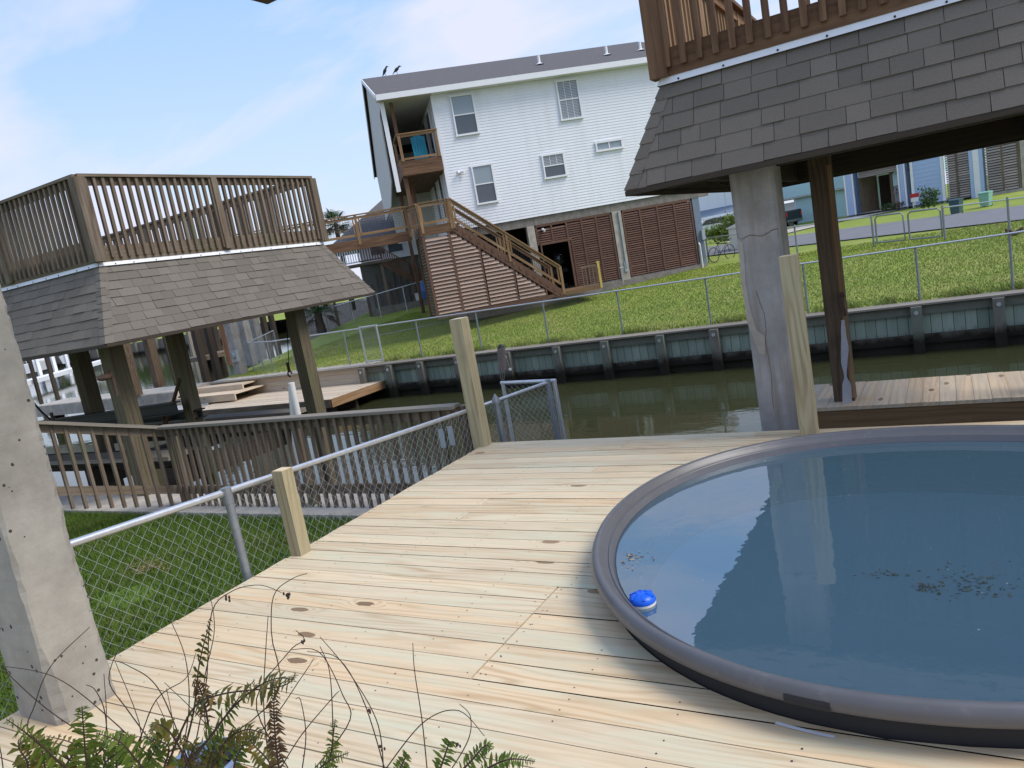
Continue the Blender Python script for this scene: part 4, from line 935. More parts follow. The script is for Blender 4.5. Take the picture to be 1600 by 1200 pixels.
def window(s0, s1, z0, z1, kind):
    fr = MB(HF); T0, w = .03, .055
    fr.box(s0-w, s0, .03, .085, z0-.03, z1+.0); fr.box(s1, s1+w, .03, .07, z0-.03, z1+.0); fr.box(s0-w-.03, s1+w+.03, .018, .075, z1+.001, z1+.075); fr.box(s0-w-.02, s1+w+.02, .018, .10, z0-.10, z0-.031)
    f = fr.build('window', M['white'], hs)
    zm = (z0+z1)/2
    if kind == 'wide':
        g = MB(HF); g.box(s0, (s0+s1)/2-.02, .019, .028, z0, z1); g.box((s0+s1)/2+.02, s1, .019, .028, z0, z1); g.build('pane', M['glassup'], f)
        g = MB(HF); g.box((s0+s1)/2-.02, (s0+s1)/2+.02, .019, .055, z0, z1); g.build('sash', M['white'], f); return
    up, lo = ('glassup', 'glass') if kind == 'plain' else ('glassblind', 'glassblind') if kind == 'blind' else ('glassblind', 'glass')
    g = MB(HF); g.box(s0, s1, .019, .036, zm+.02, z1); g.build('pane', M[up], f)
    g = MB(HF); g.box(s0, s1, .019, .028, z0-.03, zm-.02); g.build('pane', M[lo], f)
    g = MB(HF); g.box(s0, s1, .019, .05, zm-.02, zm+.02)
    if kind != 'plain':
        for k in (1, 2): s = s0+(s1-s0)*k/3; g.box(s-.007, s+.007, .0365, .041, zm+.02, z1); 
        if kind == 'blind':
            for k in (1, 2): s = s0+(s1-s0)*k/3; g.box(s-.007, s+.007, .0285, .035, z0-.03, zm-.02)
    g.build('sash', M['white'], f)
for a in ((-9.04, -8.24, 6.68, 8.04, 'plain'), (-4.84, -4.05, 6.67, 8.03, 'blind'), (-8.71, -7.98, 4.03, 5.37, 'plain'), (-5.88, -5.07, 4.58, 5.36, 'half'), (-3.62, -2.6, 5.29, 5.52, 'wide')): window(*a)
sl_ = HS(719, 269)
lp = MB(HF); lp.box(sl_[0]-.05, sl_[0]+.05, .03, .06, sl_[1]-.05, sl_[1]+.05)
for k in (-1, 1): lp.tube([(sl_[0]+k*.04, .06, sl_[1]), (sl_[0]+k*.14, .16, sl_[1]-.03)], [.03, .07], 10)
lp.build('floodlight', M['white'], hs)
for px, py in ((845, 112), (950, 97), (1002, 85)):
    s, z = HS(px, py, -2.3); zz = ez+(ridge_z-ez)*((-2.3-eo)/(ridge_t-eo))
    v = MB(HF); v.tube([(s, -2.3, zz), (s, -2.3, zz+.36)], .055, 10); v.tube([(s, -2.3, zz+.0), (s, -2.3, zz+.06)], [.2, .08], 10); v.build('roof_vent', M['white'], hs)
# ground floor
b = MB(HF); b.box(-9.9, .85, -.45, -.06, 2.80, 3.125); b.box(-9.9, .85, -13.8, -.46, 3.0, 3.125); b.build('concrete_beam', M['block'], hs)
b = MB(HF); b.box(-10.0, .3, -13.8, -.02, -.4, .10); b.box(-10, .3, -.02, .05, -.4, .02); b.build('slab', M['block'], hs)
b = MB(HF); b.box(-9.8, .1, -8.1, -8.0, .1, 3.0); b.box(-9.5, -9.4, -8, -.6, .1, 3.0); b.box(.0, .08, -8, -.5, .1, 3); b.box(-3.3, -3.2, -8, -.6, .1, 3); b.build('inner_wall', M['inside'], hs)
def louvre(b, s0, s1, z0, z1, t, pitch, m=0, dep=.05, topf=None, hf=1.12):
    z = z0+pitch/2
    while z < z1-.03:
        e = s1
        if topf:
            e = min(s1, topf(z))
            if e-s0 < .06: break
        b.beam((s0, t+random.uniform(-.004, .004), z), (e, t, z), .014, pitch*hf, (0, -.62, .78), m); z += pitch
def louvre_panel(name, s0, s1, nb, z0, z1, openings=()):
    b = MB(HF); fr = MB(HF); w = (s1-s0)/nb
    for k in range(nb):
        a, c = s0+k*w+.035, s0+(k+1)*w-.035; zz = z0
        for (o0, o1, oz) in openings:
            if a < (o0+o1)/2 < c or (a+c)/2 > o0 and (a+c)/2 < o1: zz = oz+.12
        louvre(b, a, c, zz, z1, -.03, .088)
        fr.box(s0+k*w-.035, s0+k*w+.035, -.05, .012, zz-.1 if zz > z0 else z0, z1)
    fr.box(s1-.035, s1+.035, -.05, .012, z0, z1); fr.box(s0, s1, -.05, .008, z1, z1+.09)
    for (o0, o1, oz) in openings: fr.box(o0-.05, o1+.04, -.05, .016, oz, oz+.1); fr.box(o0-.06, o0, -.05, .016, z0, oz); fr.box(o1, o1+.05, -.05, .016, z0, oz)
    b.build(name, M['louvre'], hs); fr.build('louvre_frame', M['reddish'], hs)
louvre_panel('louvre_panel', -6.62, -3.50, 5, .13, 2.70, [(-6.5, -5.28, 1.98)])
louvre_panel('louvre_panel', -2.98, -.02, 4, .13, 2.70)
for s0, s1 in ((-3.42, -3.04), (-6.98, -6.68), (-9.85, -9.5)): b = MB(HF); b.box(s0, s1, -.3, .01, -.3, 2.80); b.build('ground_column', M['conpale'], hs)
b = MB(HF); b.tube([(-3.16, .05, .5), (-3.16, .05, 2.78)], .035, 8); b.box(-3.24, -3.10, .022, .06, .35, .75); b.build('conduit', M['meter'], hs)
b = MB(HF); b.box(.34-.24, .40, -.4, -.08, -.4, 2.80); b.build('corner_column', M['bluepost'], hs)
b = MB(HF); b.box(.28, .42, -.07, .06, 1.05, 1.45); b.tube([(.35, .0, .3), (.35, .0, 1.05)], .03, 8); b.build('electric_meter', M['meter'], hs)
b = MB(HF); b.tube([(.12, .06, -.1), (.12, .06, .85)], .035, 8); b.tube([(.12, .06, .85), (.12, -.02, .95)], .035, 8); b.build('drain_pipe', M['pvc'], hs)
lb_ = MB(HF); lb_.box(-6.40, -6.32, -.0, .07, 2.56, 2.64); lb_.tube([(-6.36, .05, 2.60), (-6.32, .16, 2.54)], [.03, .06], 8); lb_.build('spot_lamp', M['white'], hs)
# dark machine standing inside the doorway
mt = thing('outboard_motor', 'dark outboard boat motor standing in the shadowy open doorway under the white house', 'outboard motor', HF((-5.6, -1.2, .1)))
b = MB(HF); b.lathe((-5.6, -1.2, .1), [(0, 1.55), (.18, 1.52), (.27, 1.35), (.28, 1.05), (.20, .95), (.0, .95)], 16); b.build('cowl', M['blackpaint'], mt)
b = MB(HF); b.beam((-5.6, -1.2, .35), (-5.6, -1.2, 1.05), .12, .22, (0, 1, 0)); b.box(-5.9, -5.3, -1.3, -1.1, .75, .92); b.box(-5.75, -5.45, -1.45, -.95, .1, .3); b.build('leg', M['rubber'], mt)

# stairs with louvred skirt
sr = thing('outdoor_stairs', 'brown wooden outdoor staircase with louvred skirt leading to a landing on the white house', 'stairs', HF((-9, 1.6, 0)))
T1, T0_ = 2.0, .55; s_top, z_top, s_ft, z_ft = -10.12, 3.36, -6.43, .12
def zs(s): return z_top+(z_ft-z_top)*(s-s_top)/(s_ft-s_top)
slope = V((s_ft-s_top, 0, z_ft-z_top)).normalized()
b = MB(HF)
for t in (T1-.03, T0_): b.beam((s_top-.02, t, zs(s_top)-.15), (s_ft+.05, t, zs(s_ft+.05)-.15), .05, .30)
b.build('stringer', M['reddish'], sr)
b = MB(HF); n = 16
for k in range(n): s = s_top+(s_ft-s_top)*(k+.5)/n; b.box(s-.14, s+.14, T0_+.03, T1-.06, zs(s)-.02, zs(s)+.02); b.box(s-.12, s-.10, T0_+.03, T1-.06, zs(s)-.19, zs(s)-.02); b.box(s-.03, s+.05, T1-.005, T1+.012, zs(s)-.22, zs(s)-.08)
b.build('treads', M['stain'], sr)
RH = .82
def rail_frame(a, c, t, hb=.10, ht=RH, nposts=2, mesh=True, cap=True):
    a, c = V(a), V(c); bb = MB(HF)
    bb.beam(a+V((0, 0, ht)), c+V((0, 0, ht)), .14, .04); bb.beam(a+V((0, 0, ht-.10)), c+V((0, 0, ht-.10)), .045, .09); bb.beam(a+V((0, 0, hb)), c+V((0, 0, hb)), .05, .09)
    for k in range(nposts): p = a+(c-a)*(k/(nposts-1)); bb.beam(p+V((0, 0, -.25)), p+V((0, 0, ht-.02)), .095, .095, (0, 1, 0))
    for k in range(nposts-1):
        for f in (.06, .94): p = a+(c-a)*((k+f)/(nposts-1)); bb.beam(p+V((0, 0, hb)), p+V((0, 0, ht-.12)), .05, .05, (0, 1, 0))
    bb.build('handrail', M['stain2'], sr)
    if mesh:
        g = MB(HF); Lh = (c-a).length; nn = int(Lh/.10)
        for k in range(1, nn): p = a+(c-a)*(k/nn); g.beam(p+V((0, 0, hb)), p+V((0, 0, ht-.1)), .006, .006, (0, 1, 0))
        for k in range(1, 7): q_ = hb+(ht-.1-hb)*k/7; g.beam(a+V((0, 0, q_)), c+V((0, 0, q_)), .006, .006)
        g.build('wire_grid', M['blackmetal'], sr)
rail_frame((s_top+.05, T1-.03, z_top+.02), (s_ft, T1-.03, z_ft+.16), T1, nposts=3)
rail_frame((s_top+.05, T0_, z_top+.02), (s_ft, T0_, z_ft+.16), T0_, nposts=3)
b = MB(HF); b.box(-11.30, s_top, T0_-.6, T1-.05, 3.28, 3.32); b.box(-11.34, s_top+.02, T1-.04, T1+.0, 3.02, 3.34); b.box(-11.36, -11.31, T0_-.6, T1-.05, 3.02, 3.34); b.build('landing', M['stain'], sr)
rail_frame((-11.22, T1-.03, 3.36), (s_top-.02, T1-.03, 3.36), T1)
rail_frame((-11.60, 1.25, 3.36), (-11.27, T1-.06, 3.36), T1)
# foot landing
b = MB(HF); b.box(s_ft+.02, -5.0, .2, T1, -.02, .12); b.build('foot_platform', M['fascia'], sr)
b = MB(HF)
fr = MB(HF)
bats = [-11.26, -10.31, -9.29, -8.17, -7.07]
for k in range(5):
    a = bats[k]+.04; c = bats[k+1]-.04 if k < 4 else -6.55
    louvre(b, a, c, .14, 3.02, T1-.055, .133, 0, .05, lambda z: s_top+(z+.42-z_top)/(z_ft-z_top)*(s_ft-s_top) if z < 3.5 else 99)
    top = min(3.02, zs(bats[k])-.30)
    fr.box(bats[k]-.05, bats[k]+.05 if k < 2 else bats[k]-.0, T1-.10, T1-.012, .05, top)
b.build('louvre_skirt', M['louvrepale'], sr); fr.box(-11.3, -6.5, T1-.09, T1-.02, -.02, .10); fr.build('skirt_frame', M['reddish'], sr)
b = MB(HF)
for k in range(12): t = T0_-.5+k*(T1-T0_+.4)/12; b.beam((-11.30, t, .1), (-11.30, t, 3.0), .012, .035, (0, 1, 0))
for k in range(26): z = .15+k*.112; b.beam((-11.315, T0_-.5, z), (-11.315, T1-.1, z), .012, .035)
b.build('lattice', M['weather'], sr)
b = MB(HF)   # raised walkway to the left
b.box(-19.5, -11.61, .2, 1.2, 3.28, 3.32); b.box(-19.5, -11.6, 1.2, 1.25, 2.98, 3.34); b.build('bridge_walk', M['stain'], sr)
rail_frame((-19.0, 1.22, 3.40), (-11.65, 1.22, 3.40), 1.2, nposts=5)
b = MB(HF)
for s in (-19.0,): b.beam((s, .7, -.3), (s, .7, 3.28), .15, .15, (0, 1, 0))
b.build('support_post', M['stain'], sr)
yr = thing('yard_rail', 'short grey picket rail with yellow post top beside the stair foot', 'railing', HF((-5.0, 1.9, .1)))
b = MB(HF); b.box(-5.62, -4.98, 1.86, 1.90, .86, .92); b.box(-5.62, -4.98, 1.86, 1.90, .14, .20)
for k in range(5): b.beam((-5.58+k*.14, 1.88, .14), (-5.58+k*.14, 1.88, .88), .035, .03, (0, 1, 0))
b.build('rail_frame', M['weather'], yr)
b = MB(HF); b.beam((-4.92, 1.88, .0), (-4.92, 1.88, .95), .09, .09, (0, 1, 0)); b.box(-4.98, -4.86, 1.83, 1.93, .95, 1.02); b.build('yellow_post', M['yellow'], yr)
hb_ = thing('hose_bib', 'thin standpipe with hose valve at the louvred wall beside the concrete column', 'standpipe', HF((-3.5, .5, 0)))
b = MB(HF); b.tube([(-3.55, .5, -.1), (-3.55, .5, .75)], .02, 6); b.tube([(-3.62, .5, .55), (-3.45, .5, .55)], .03, 6); b.build('pipe', M['meter'], hb_)
# deck chair on the balcony
tc = thing('deck_chair', 'teal slatted deck chair on the upper balcony of the white house', 'chair', HF((-10.45, -.5, 5.6)))
b = MB(HF)
for k in range(5): b.beam((-10.72+k*.11, -.50, 5.95), (-10.72+k*.11, -.78, 7.02-.04*abs(k-2)), .10, .02, (0, 1, 0))
b.build('backrest', M['teal'], tc)
b = MB(HF); b.box(-10.75, -10.22, -.75, -.15, 5.90, 5.94); b.build('seat', M['teal'], tc)
for s in (-10.73, -10.24):
    for t in (-.72, -.18): b = MB(HF); b.box(s-.025, s+.025, t-.025, t+.025, 5.58, 5.90); b.build('leg', M['teal'], tc)
# birds
for i, (px, py, lab, fl_) in enumerate(((602, 116, 'black bird perched upright at the end of the white house ridge', 1), (620, 111, 'black bird leaning forward on the ridge, second from the roof end', -1))):
    s, z = HS(px, py, ridge_t); z = ridge_z
    bd = MB(HF); k_ = .8; c_ = V((s, ridge_t, z+.21)); ax = V((.10*fl_, 0, .15)) if i == 0 else V((.13, 0, .10))
    P_ = [c_-ax*1.7-V((0, 0, .02)), c_-ax*1.1, c_-ax*.6, c_-ax*.1, c_+ax*.35, c_+ax*.7, c_+ax*.95+V((0, 0, .01)), c_+ax*1.1+V((.02, 0, .02)), c_+ax*1.1+V((.06, 0, .015)), c_+ax*1.1+V((.12, 0, .0))]
    bd.tube(P_, [.012, .022, .05, .075, .070, .042, .040, .040, .022, .003], 10)
    for q_ in (-.03, .03): bd.tube([c_+V((-.01, q_, -.05)), (s, ridge_t+q_, z+.005)], .009, 5)
    tag(bd.build('bird', M['bird']), lab, 'bird', 'birds on the ridge')

# ================================================================== neighbour house behind, left
nh = thing('neighbour_house', 'pale neighbour house with grey hip roof partly hidden behind the white house porch', 'house', HF((-12, -14, 0)))
NT_ = -14.0
b = MB(HF); b.box(-13.5, -3, -24, NT_, 2.9, 4.2); lapwall(b, -13.5, -9, NT_, 2.9, 4.15, .15); b.build('wall', M['siding'], nh)
b = MB(HF); e0, e1, yb_, zt_ = -15.2, -2, NT_+.7, 9.0
P = [(e0, yb_, 4.0), (e1, yb_, 4.0), (e1, -25, 4.0), (e0, -25, 4.0)]; Rr = [(-9.4, -19.2, 8.0), (-5, -19.2, 8.0)]
b.face([P[0], P[1], Rr[1], Rr[0]]); b.face([P[3], P[0], Rr[0]]); b.face([P[1], P[2], Rr[1]]); b.face([P[2], P[3], Rr[0], Rr[1]]); b.face(P[::-1], None, 1); b.build('roof', [M['shH'], M['soffit']], nh)
b = MB(HF); b.box(e0, e1, yb_-.02, yb_+.02, 3.86, 4.02); b.build('fascia', M['white'], nh)
for s0 in (-12.9, -11.9):
    w = MB(HF); w.box(s0-.06, s0+.86, NT_+.018, NT_+.06, 3.2, 4.05); o_ = w.build('window', M['white'], nh); w = MB(HF); w.box(s0, s0+.8, NT_+.061, NT_+.075, 3.26, 3.99); w.build('pane', M['glass'], o_)
b = MB(HF); b.box(-15.6, -11.9, NT_+.1, NT_+1.6, 2.75, 2.9); b.build('deck', M['weather'], nh)
def picket(b, a, c, h, sp, w):
    a, c = V(a), V(c); b.beam(a+V((0, 0, h)), c+V((0, 0, h)), .09, .05); b.beam(a+V((0, 0, .1)), c+V((0, 0, .1)), .04, .07); n = int((c-a).length/sp)
    for k in range(n+1): p = a+(c-a)*k/n; b.beam(p+V((0, 0, .05)), p+V((0, 0, h)), w, w, (0, 1, 0))
b = MB(HF); picket(b, (-15.6, NT_+1.55, 2.9), (-13.65, NT_+1.55, 2.9), .8, .13, .05); b.build('white_railing', M['white'], nh)
b = MB(HF); picket(b, (-13.6, NT_+1.55, 2.9), (-12.45, NT_+1.55, 2.9), .85, .14, .05); picket(b, (-12.4, NT_+1.55, 2.75), (-10.2, NT_+1.55, .9), .85, .14, .05); b.beam((-12.45, NT_+1.5, 2.8), (-10.0, NT_+1.5, .75), .06, .28); b.build('stair_railing', M['stain'], nh)
b = MB(HF)
for s in (-15.4, -13.58, -12.5, -11.0): b = MB(HF); b.beam((s, NT_+1.4, -.2), (s, NT_+1.4, 2.75), .16, .16, (0, 1, 0)); b.build('deck_post', M['weather'], nh)
b = MB(HF); b.box(-13.5, -5, NT_-.6, NT_-.5, .0, 2.9); b.build('ground_wall', M['greywall'], nh)
b = MB(HF)
for k in range(10): s = -13.2+k*.33; b.beam((s, NT_-.3, .3), (s, NT_-.3, 1.7+.5*(k % 3)), .10, .08, (0, 1, 0))
b.build('leaning_boards', M['weather'], nh)
b = MB(HF); b.box(-13.5, -10.3, NT_+1.8, NT_+2.1, -.4, .40); b.build('base_wall', M['block'], nh)
bar = MB(HF); bar.lathe((-10.45, NT_+2.6, .42), [(0, 0), (.27, 0), (.29, .08), (.29, .4), (.30, .42), (.29, .44), (.29, .85), (.27, .92), (0, .92)], 18); tag(bar.build('plastic_barrel', M['barrel']), 'blue plastic barrel standing on the low wall between the two houses', 'barrel')
bx = MB(HF); bx.box(-11.05, -10.78, NT_+1.85, NT_+2.05, .401, .75); bx.box(-11.07, -10.76, NT_+1.83, NT_+2.07, .75, .80); tag(bx.build('bucket', M['pvc']), 'small white bucket on the low wall beside the blue barrel', 'bucket')
b = MB(HF); a_, c_ = (-15.5, NT_+3.4, 0), (-10.2, NT_+3.4, .1); b.tube([(-16.2, NT_+3.4, .85), (-10.0, NT_+3.4, 1.45)], .03, 6)
for k in range(5): s = -15.9+k*1.4; b.tube([(s, NT_+3.4, -.4), (s, NT_+3.4, .88+.097*(s+16))], .03, 6)
tag(b.build('pipe_fence', M['galv']), 'thin pipe rail fence crossing in front of the neighbour house', 'fence')
#PART5
# ================================================================== plants in the distance
def palm(name, label, base, h, nfr, L, lean=(0, 0), trunk_r=.14, cat='palm', seed=1, droop=.9):
    rg = random.Random(seed); t = thing(name, label, cat, base); B_ = V(base)
    top = B_+V((lean[0], lean[1], h)); b = MB(); n = 8
    b.tube([B_+(top-B_)*(k/n)+V((.02*math.sin(k), 0, 0)) for k in range(n+1)], [trunk_r*(1.15-.35*k/n)*(1+.08*(k % 2)) for k in range(n+1)], 10); b.build('trunk', M['trunk'], t)
    c = MB()
    for i in range(nfr):
        az = rg.uniform(0, 6.28); el = rg.uniform(-.75, 1.3); dry = el < -.35; l = L*rg.uniform(.75, 1.1); d = V((math.cos(az)*math.cos(el), math.sin(az)*math.cos(el), math.sin(el)))
        stalk = top+d*l*.45; c.beam(top, stalk, .02, .02, m=1 if dry else 0); sd = d.cross(V((0, 0, 1))).normalized()
        for k in range(15):
            a = (k-7)/7*1.35; dd = (d*math.cos(a)+sd*math.sin(a)); ll = l*.6*(1-.25*abs(a)/1.35); mid = stalk+dd*ll*.6; tip = stalk+dd*ll-V((0, 0, droop*ll*.35)); w = dd.cross(V((.1, .2, 1))).normalized()*.024
            m = 1 if dry else 0; r = rg.random(); c.face([stalk-w*.4, stalk+w*.4, mid+w, mid-w], None, m, r); c.face([mid-w, mid+w, tip], None, m, r)
    c.build('crown', [M['palm'], M['palmdry']], t)
q = PD(524, 350, 52); palm('fan_palm', 'tall fan palm showing its crown above the left boathouse railing end', (q.x, q.y, .2), q.z-.2, 46, 1.5, trunk_r=.17, seed=3)
q = hit(503, 520); palm('fan_palm', 'shaggy short palm on the lawn seen under the left boathouse roof', (q.x, q.y, q.z), 1.05, 40, 1.25, trunk_r=.22, seed=5, droop=1.2)
def bush(name, label, cat, cen, rad, n, size, mat, seed, trunk=None, group=None):
    rg = random.Random(seed); c = V(cen); t = thing(name, label, cat, (c.x, c.y, c.z-rad[2]), group); b = MB()
    cl = [V((rg.uniform(-.7, .7)*rad[0], rg.uniform(-.7, .7)*rad[1], rg.uniform(-.65, .75)*rad[2])) for _ in range(16)]
    for i in range(n):
        o = rg.choice(cl); p = c+o+V((rg.gauss(0, .2)*rad[0], rg.gauss(0, .2)*rad[1], rg.gauss(0, .2)*rad[2])); u = V((rg.gauss(0, 1), rg.gauss(0, 1), rg.gauss(0, 1))).normalized(); w = u.orthogonal().normalized(); s = size*rg.uniform(.5, 1.3)
        b.face([p-u*s, p+w*s*.5, p+u*s, p-w*s*.5])
    b.build('crown', M[mat], t); b = MB()
    for k in range(4): a = rg.uniform(0, 6.28); b.tube([(c.x, c.y, c.z-rad[2]), (c.x+math.cos(a)*rad[0]*.3, c.y+math.sin(a)*rad[1]*.3, c.z-.1*rad[2]), (c.x+math.cos(a)*rad[0]*.6, c.y+math.sin(a)*rad[1]*.6, c.z+.4*rad[2])], [trunk or .04, .03, .012], 6)
    b.build('stem', M['trunk'], t); return t

# ================================================================== street side
SD = V((.917, -.40, 0)).normalized(); SN = V((SD.y, -SD.x, 0)); S0 = V((-3, 47, 0)); SF = Frame(S0, SD, SN)   # local y axis points to the camera side
def strip(name, mat, pts0, pts1, zo):
    b = MB(); n = len(pts0)-1
    for i in range(n): b.face([pts0[i]+V((0, 0, zo)), pts0[i+1]+V((0, 0, zo)), pts1[i+1]+V((0, 0, zo)), pts1[i]+V((0, 0, zo))])
    tag(b.build(name, mat), kind='structure')
def onroad(x, y): return V((x, y, tz(y)))
rn0, rn1 = V((-3, 33.05, 0)), V((2.28, 31.1, 0)); rd = (rn1-rn0).normalized()
P0, P1, P2 = [], [], []
for k in range(-16, 20):
    p = rn0+rd*(k*2.5); P0.append(onroad(p.x, p.y)); q = p+V((.36, 1, 0)).normalized()*2.1; P1.append(onroad(q.x, q.y)); q = p+V((.36, 1, 0)).normalized()*4.2; P2.append(onroad(q.x, q.y))
strip('road', M['asphalt'], P0, P1, .05); strip('road', M['asphalt'], P1, P2, .05)
b = MB(); d0 = [SF((-4.5, 8.4, 0)), SF((-1.2, 8.0, 0)), SF((1.6, 0.2, 0)), SF((-2.2, .2, 0))]
for i in range(6):
    f0, f1 = i/6, (i+1)/6; A = d0[0]+(d0[3]-d0[0])*f0; B_ = d0[1]+(d0[2]-d0[1])*f0; C_ = d0[1]+(d0[2]-d0[1])*f1; D_ = d0[0]+(d0[3]-d0[0])*f1
    b.face([V((p.x, p.y, tz(p.y)+.045)) for p in (A, B_, C_, D_)])
a_ = [SF((-2.2, .3, .68)), SF((4.6, .3, .64)), SF((4.6, -3, .70)), SF((-2.2, -3, .70))]; b.face([p+V((0, 0, .05)) for p in a_]); tag(b.build('driveway', M['drive']), kind='structure')

def lap2(b, s0, s1, t, z0, z1, lap): lapwall(b, s0, s1, t, z0, z1, lap)
bh = thing('blue_house', 'blue sided house with open garage bay, white trim and grey louvred panels across the road', 'house', SF((2, 0, .6)))
b = MB(SF); b.box(-2.0, 7.2, -9, -.3, 3.35, 8); b.box(-2.0, 7.0, -.5, -.02, 3.22, 3.5); b.build('upper_wall', M['blue'], bh)
b = MB(SF); lap2(b, 1.92, 3.30, 0, .6, 3.29, .21); b.box(1.92, 3.30, -.2, -.01, .5, 3.3); b.build('blue_door', M['blue'], bh)
b = MB(SF)
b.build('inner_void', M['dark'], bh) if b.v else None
def sbox(name, mat, *boxes):
    for q_ in boxes: b_ = MB(SF); b_.box(*q_); b_.build(name, mat, bh)
sbox('white_trim', M['white'], *[(s0, s1, -.03, .06, .5, 3.30) for s0, s1 in ((1.80, 1.92), (3.30, 3.44), (-1.86, -1.78), (-1.40, -1.33), (1.12, 1.19), (1.45, 1.52))], (1.80, 3.44, -.03, .061, 3.302, 3.38))
sbox('blue_post', M['blue'], (-1.775, -1.41, -.3, .0, .5, 3.21), (1.2, 1.44, -.3, .0, .5, 3.21), (4.62, 4.78, -.3, .02, .5, 3.6), (5.08, 5.24, -.3, .02, .5, 3.6))
sbox('navy_jamb', M['navy'], (-1.32, -1.22, -.3, -.05, .5, 3.2), (1.52, 1.62, -.3, -.05, .5, 3.2))
sbox('white_board', M['white'], (4.79, 5.07, -.25, .01, .5, 3.6))
for q_ in ((-1.2, 1.1, 2.65, 3.15, -.35, .10), (1.63, 1.8, 2.5, 3.2, -.2, .10)): b = MB(SF); louvre(b, *q_); b.build('lintel_louvre', M['louvregrey'], bh)
for q_ in ((3.48, 3.98, .62, 3.4, -.08, .115), (4.05, 4.58, .62, 3.4, -.08, .115), (5.30, 6.02, .72, 3.6, -.05, .125), (6.1, 6.70, .72, 3.6, -.05, .125)): b = MB(SF); louvre(b, *q_, hf=.86); b.build('louvre_panel', M['louvregrey'], bh)
sbox('backing', M['dark'], (3.46, 4.6, -.5, -.4, .5, 3.6), (5.26, 6.85, -.5, -.4, .5, 3.6), (-1.2, 1.1, -.75, -.70, 2.64, 3.2))
sbox('louvre_frame', M['weather'], (3.975, 4.055, -.11, -.02, .6, 3.6), (6.02, 6.10, -.11, -.02, .6, 3.6), (6.72, 6.84, -.12, .0, .6, 3.6))
b = MB(SF); b.box(6.86, 7.1, -.3, .02, .4, 3.7); b.box(5.28, 7.1, -.14, .03, .4, .70); b.build('concrete_edge', M['conpale'], bh)
b = MB(SF); b.box(-1.2, .2, -2.6, -2.5, .6, 2.62); b.box(-.55, -.47, -2.49, -2.44, .6, 2.62); b.build('brown_door', M['dark'], bh)
sbox('bay_post', M['weather'], (.22, .38, -1.1, -.9, .5, 2.7), (-1.35, -1.25, -2.4, -.31, .5, 2.7))
b = MB(SF); b.box(.4, 1.2, -.95, -.9, .5, 1.9); b.build('rear_wall', M['greywall'], bh)
b = MB(SF); b.box(.4, 1.2, -.95, -.9, 1.902, 2.6); lap2(b, .4, 1.2, -.9, 1.902, 2.6, .2); b.build('rear_siding', M['aqua'], bh)
b = MB(SF); b.box(.45, 1.15, -.88, -.7, 1.55, 1.60)
for k in range(4): b.box(.5+k*.16, .6+k*.16, -.85, -.74, 1.601, 1.75+.03*(k % 2))
b.build('shelf', M['greywall'], bh)
b = MB(SF); b.tube([(0.12, -2.1, 2.65), (.12, -2.1, 1.75), (.08, -2.1, 1.55), (-.32, -2.1, .95), (-.36, -2.1, .68), (-.50, -2.1, .66)], .06, 10); tag(b.build('downspout', M['pvc']), 'white bent drain pipe hanging in the open garage bay of the blue house', 'drain pipe')
ah = thing('aqua_house', 'pale aqua sided house with dark line above garage, behind the black pickup', 'house', SF((-6, -4, .5)))
b = MB(SF); b.box(-10.2, -2.4, -14, -4.02, 2.4, 7.5); lap2(b, -10.2, -2.4, -4, 2.4, 7.5, .19); b.build('upper_wall', M['aqua'], ah)
b = MB(SF); b.box(-7.7, -2.4, -13, -4.32, .2, 2.4); lap2(b, -7.7, -2.4, -4.3, .3, 2.38, .19); b.build('lower_wall', M['aqua'], ah)
b = MB(SF); b.box(-10.1, -7.75, -4.6, -4.5, .3, 2.1); b.box(-7.82, -7.7, -4.6, -4.28, .3, 2.3); b.build('garage_door', M['white'], ah)
b = MB(SF); b.box(-10.3, -2.4, -13.5, -4.0, 2.3, 2.39); b.build('soffit', M['soffit'], ah)
wh = thing('white_house', 'white sided house with grey porch roof seen between the louvred wall and concrete column', 'house', SF((-18, -10, .6)))
b = MB(SF); b.box(-22.4, -15.2, -20, -10.02, 2.6, 8); lap2(b, -22.4, -15.2, -10, 2.6, 8, .2); b.box(-17.6, -17.45, -9.99, -9.93, 2.6, 8); b.build('wall', M['siding'], wh)
b = MB(SF); b.face([(-22.5, -8.0, 2.25), (-14.5, -8.0, 2.25), (-14.5, -10, 2.85), (-22.5, -10, 2.85)]); b.face([(-22.5, -8.0, 2.2), (-22.5, -10, 2.8), (-14.5, -10, 2.8), (-14.5, -8, 2.2)]); b.build('porch_roof', M['bluepost'], wh)
b = MB(SF); b.box(-22.5, -14.5, -8.0, -7.93, 2.02, 2.26); b.box(-18.4, -18.25, -8.2, -8.05, .4, 2.1); b.build('porch_trim', M['white'], wh)
b = MB(SF); b.box(-22, -15, -13, -12.9, .4, 2.2); b.build('carport_wall', M['soffit'], wh)

def wheel(par, c, r, w, ax):
    b = MB(SF); c = V(c); ax = V(ax); b.tube([c-ax*w/2, c+ax*w/2], r, 20); o = b.build('wheel', M['rubber'], par); b = MB(SF); b.tube([c-ax*(w/2+.01), c+ax*(w/2+.01)], r*.6, 14); b.build('rim', M['galv'], o)
tk = thing('pickup_truck', 'black pickup truck parked tail out beside the pale aqua house', 'pickup truck', SF((-8.3, -2.2, .45)))
tx0, tx1, ty0, ty1, tb = -11.6, -6.55, -3.0, -1.2, .52
b = MB(SF); prof_ = [(tx0, tb+.35), (tx0, tb+.80), (tx0+.25, tb+.95), (tx0+1.5, tb+1.05), (tx0+2.1, tb+1.55), (tx0+3.3, tb+1.58), (tx0+3.65, tb+1.08), (tx1-.05, tb+1.08), (tx1, tb+1.0), (tx1, tb+.40), (tx1-.1, tb+.32), (tx0+.1, tb+.30)]
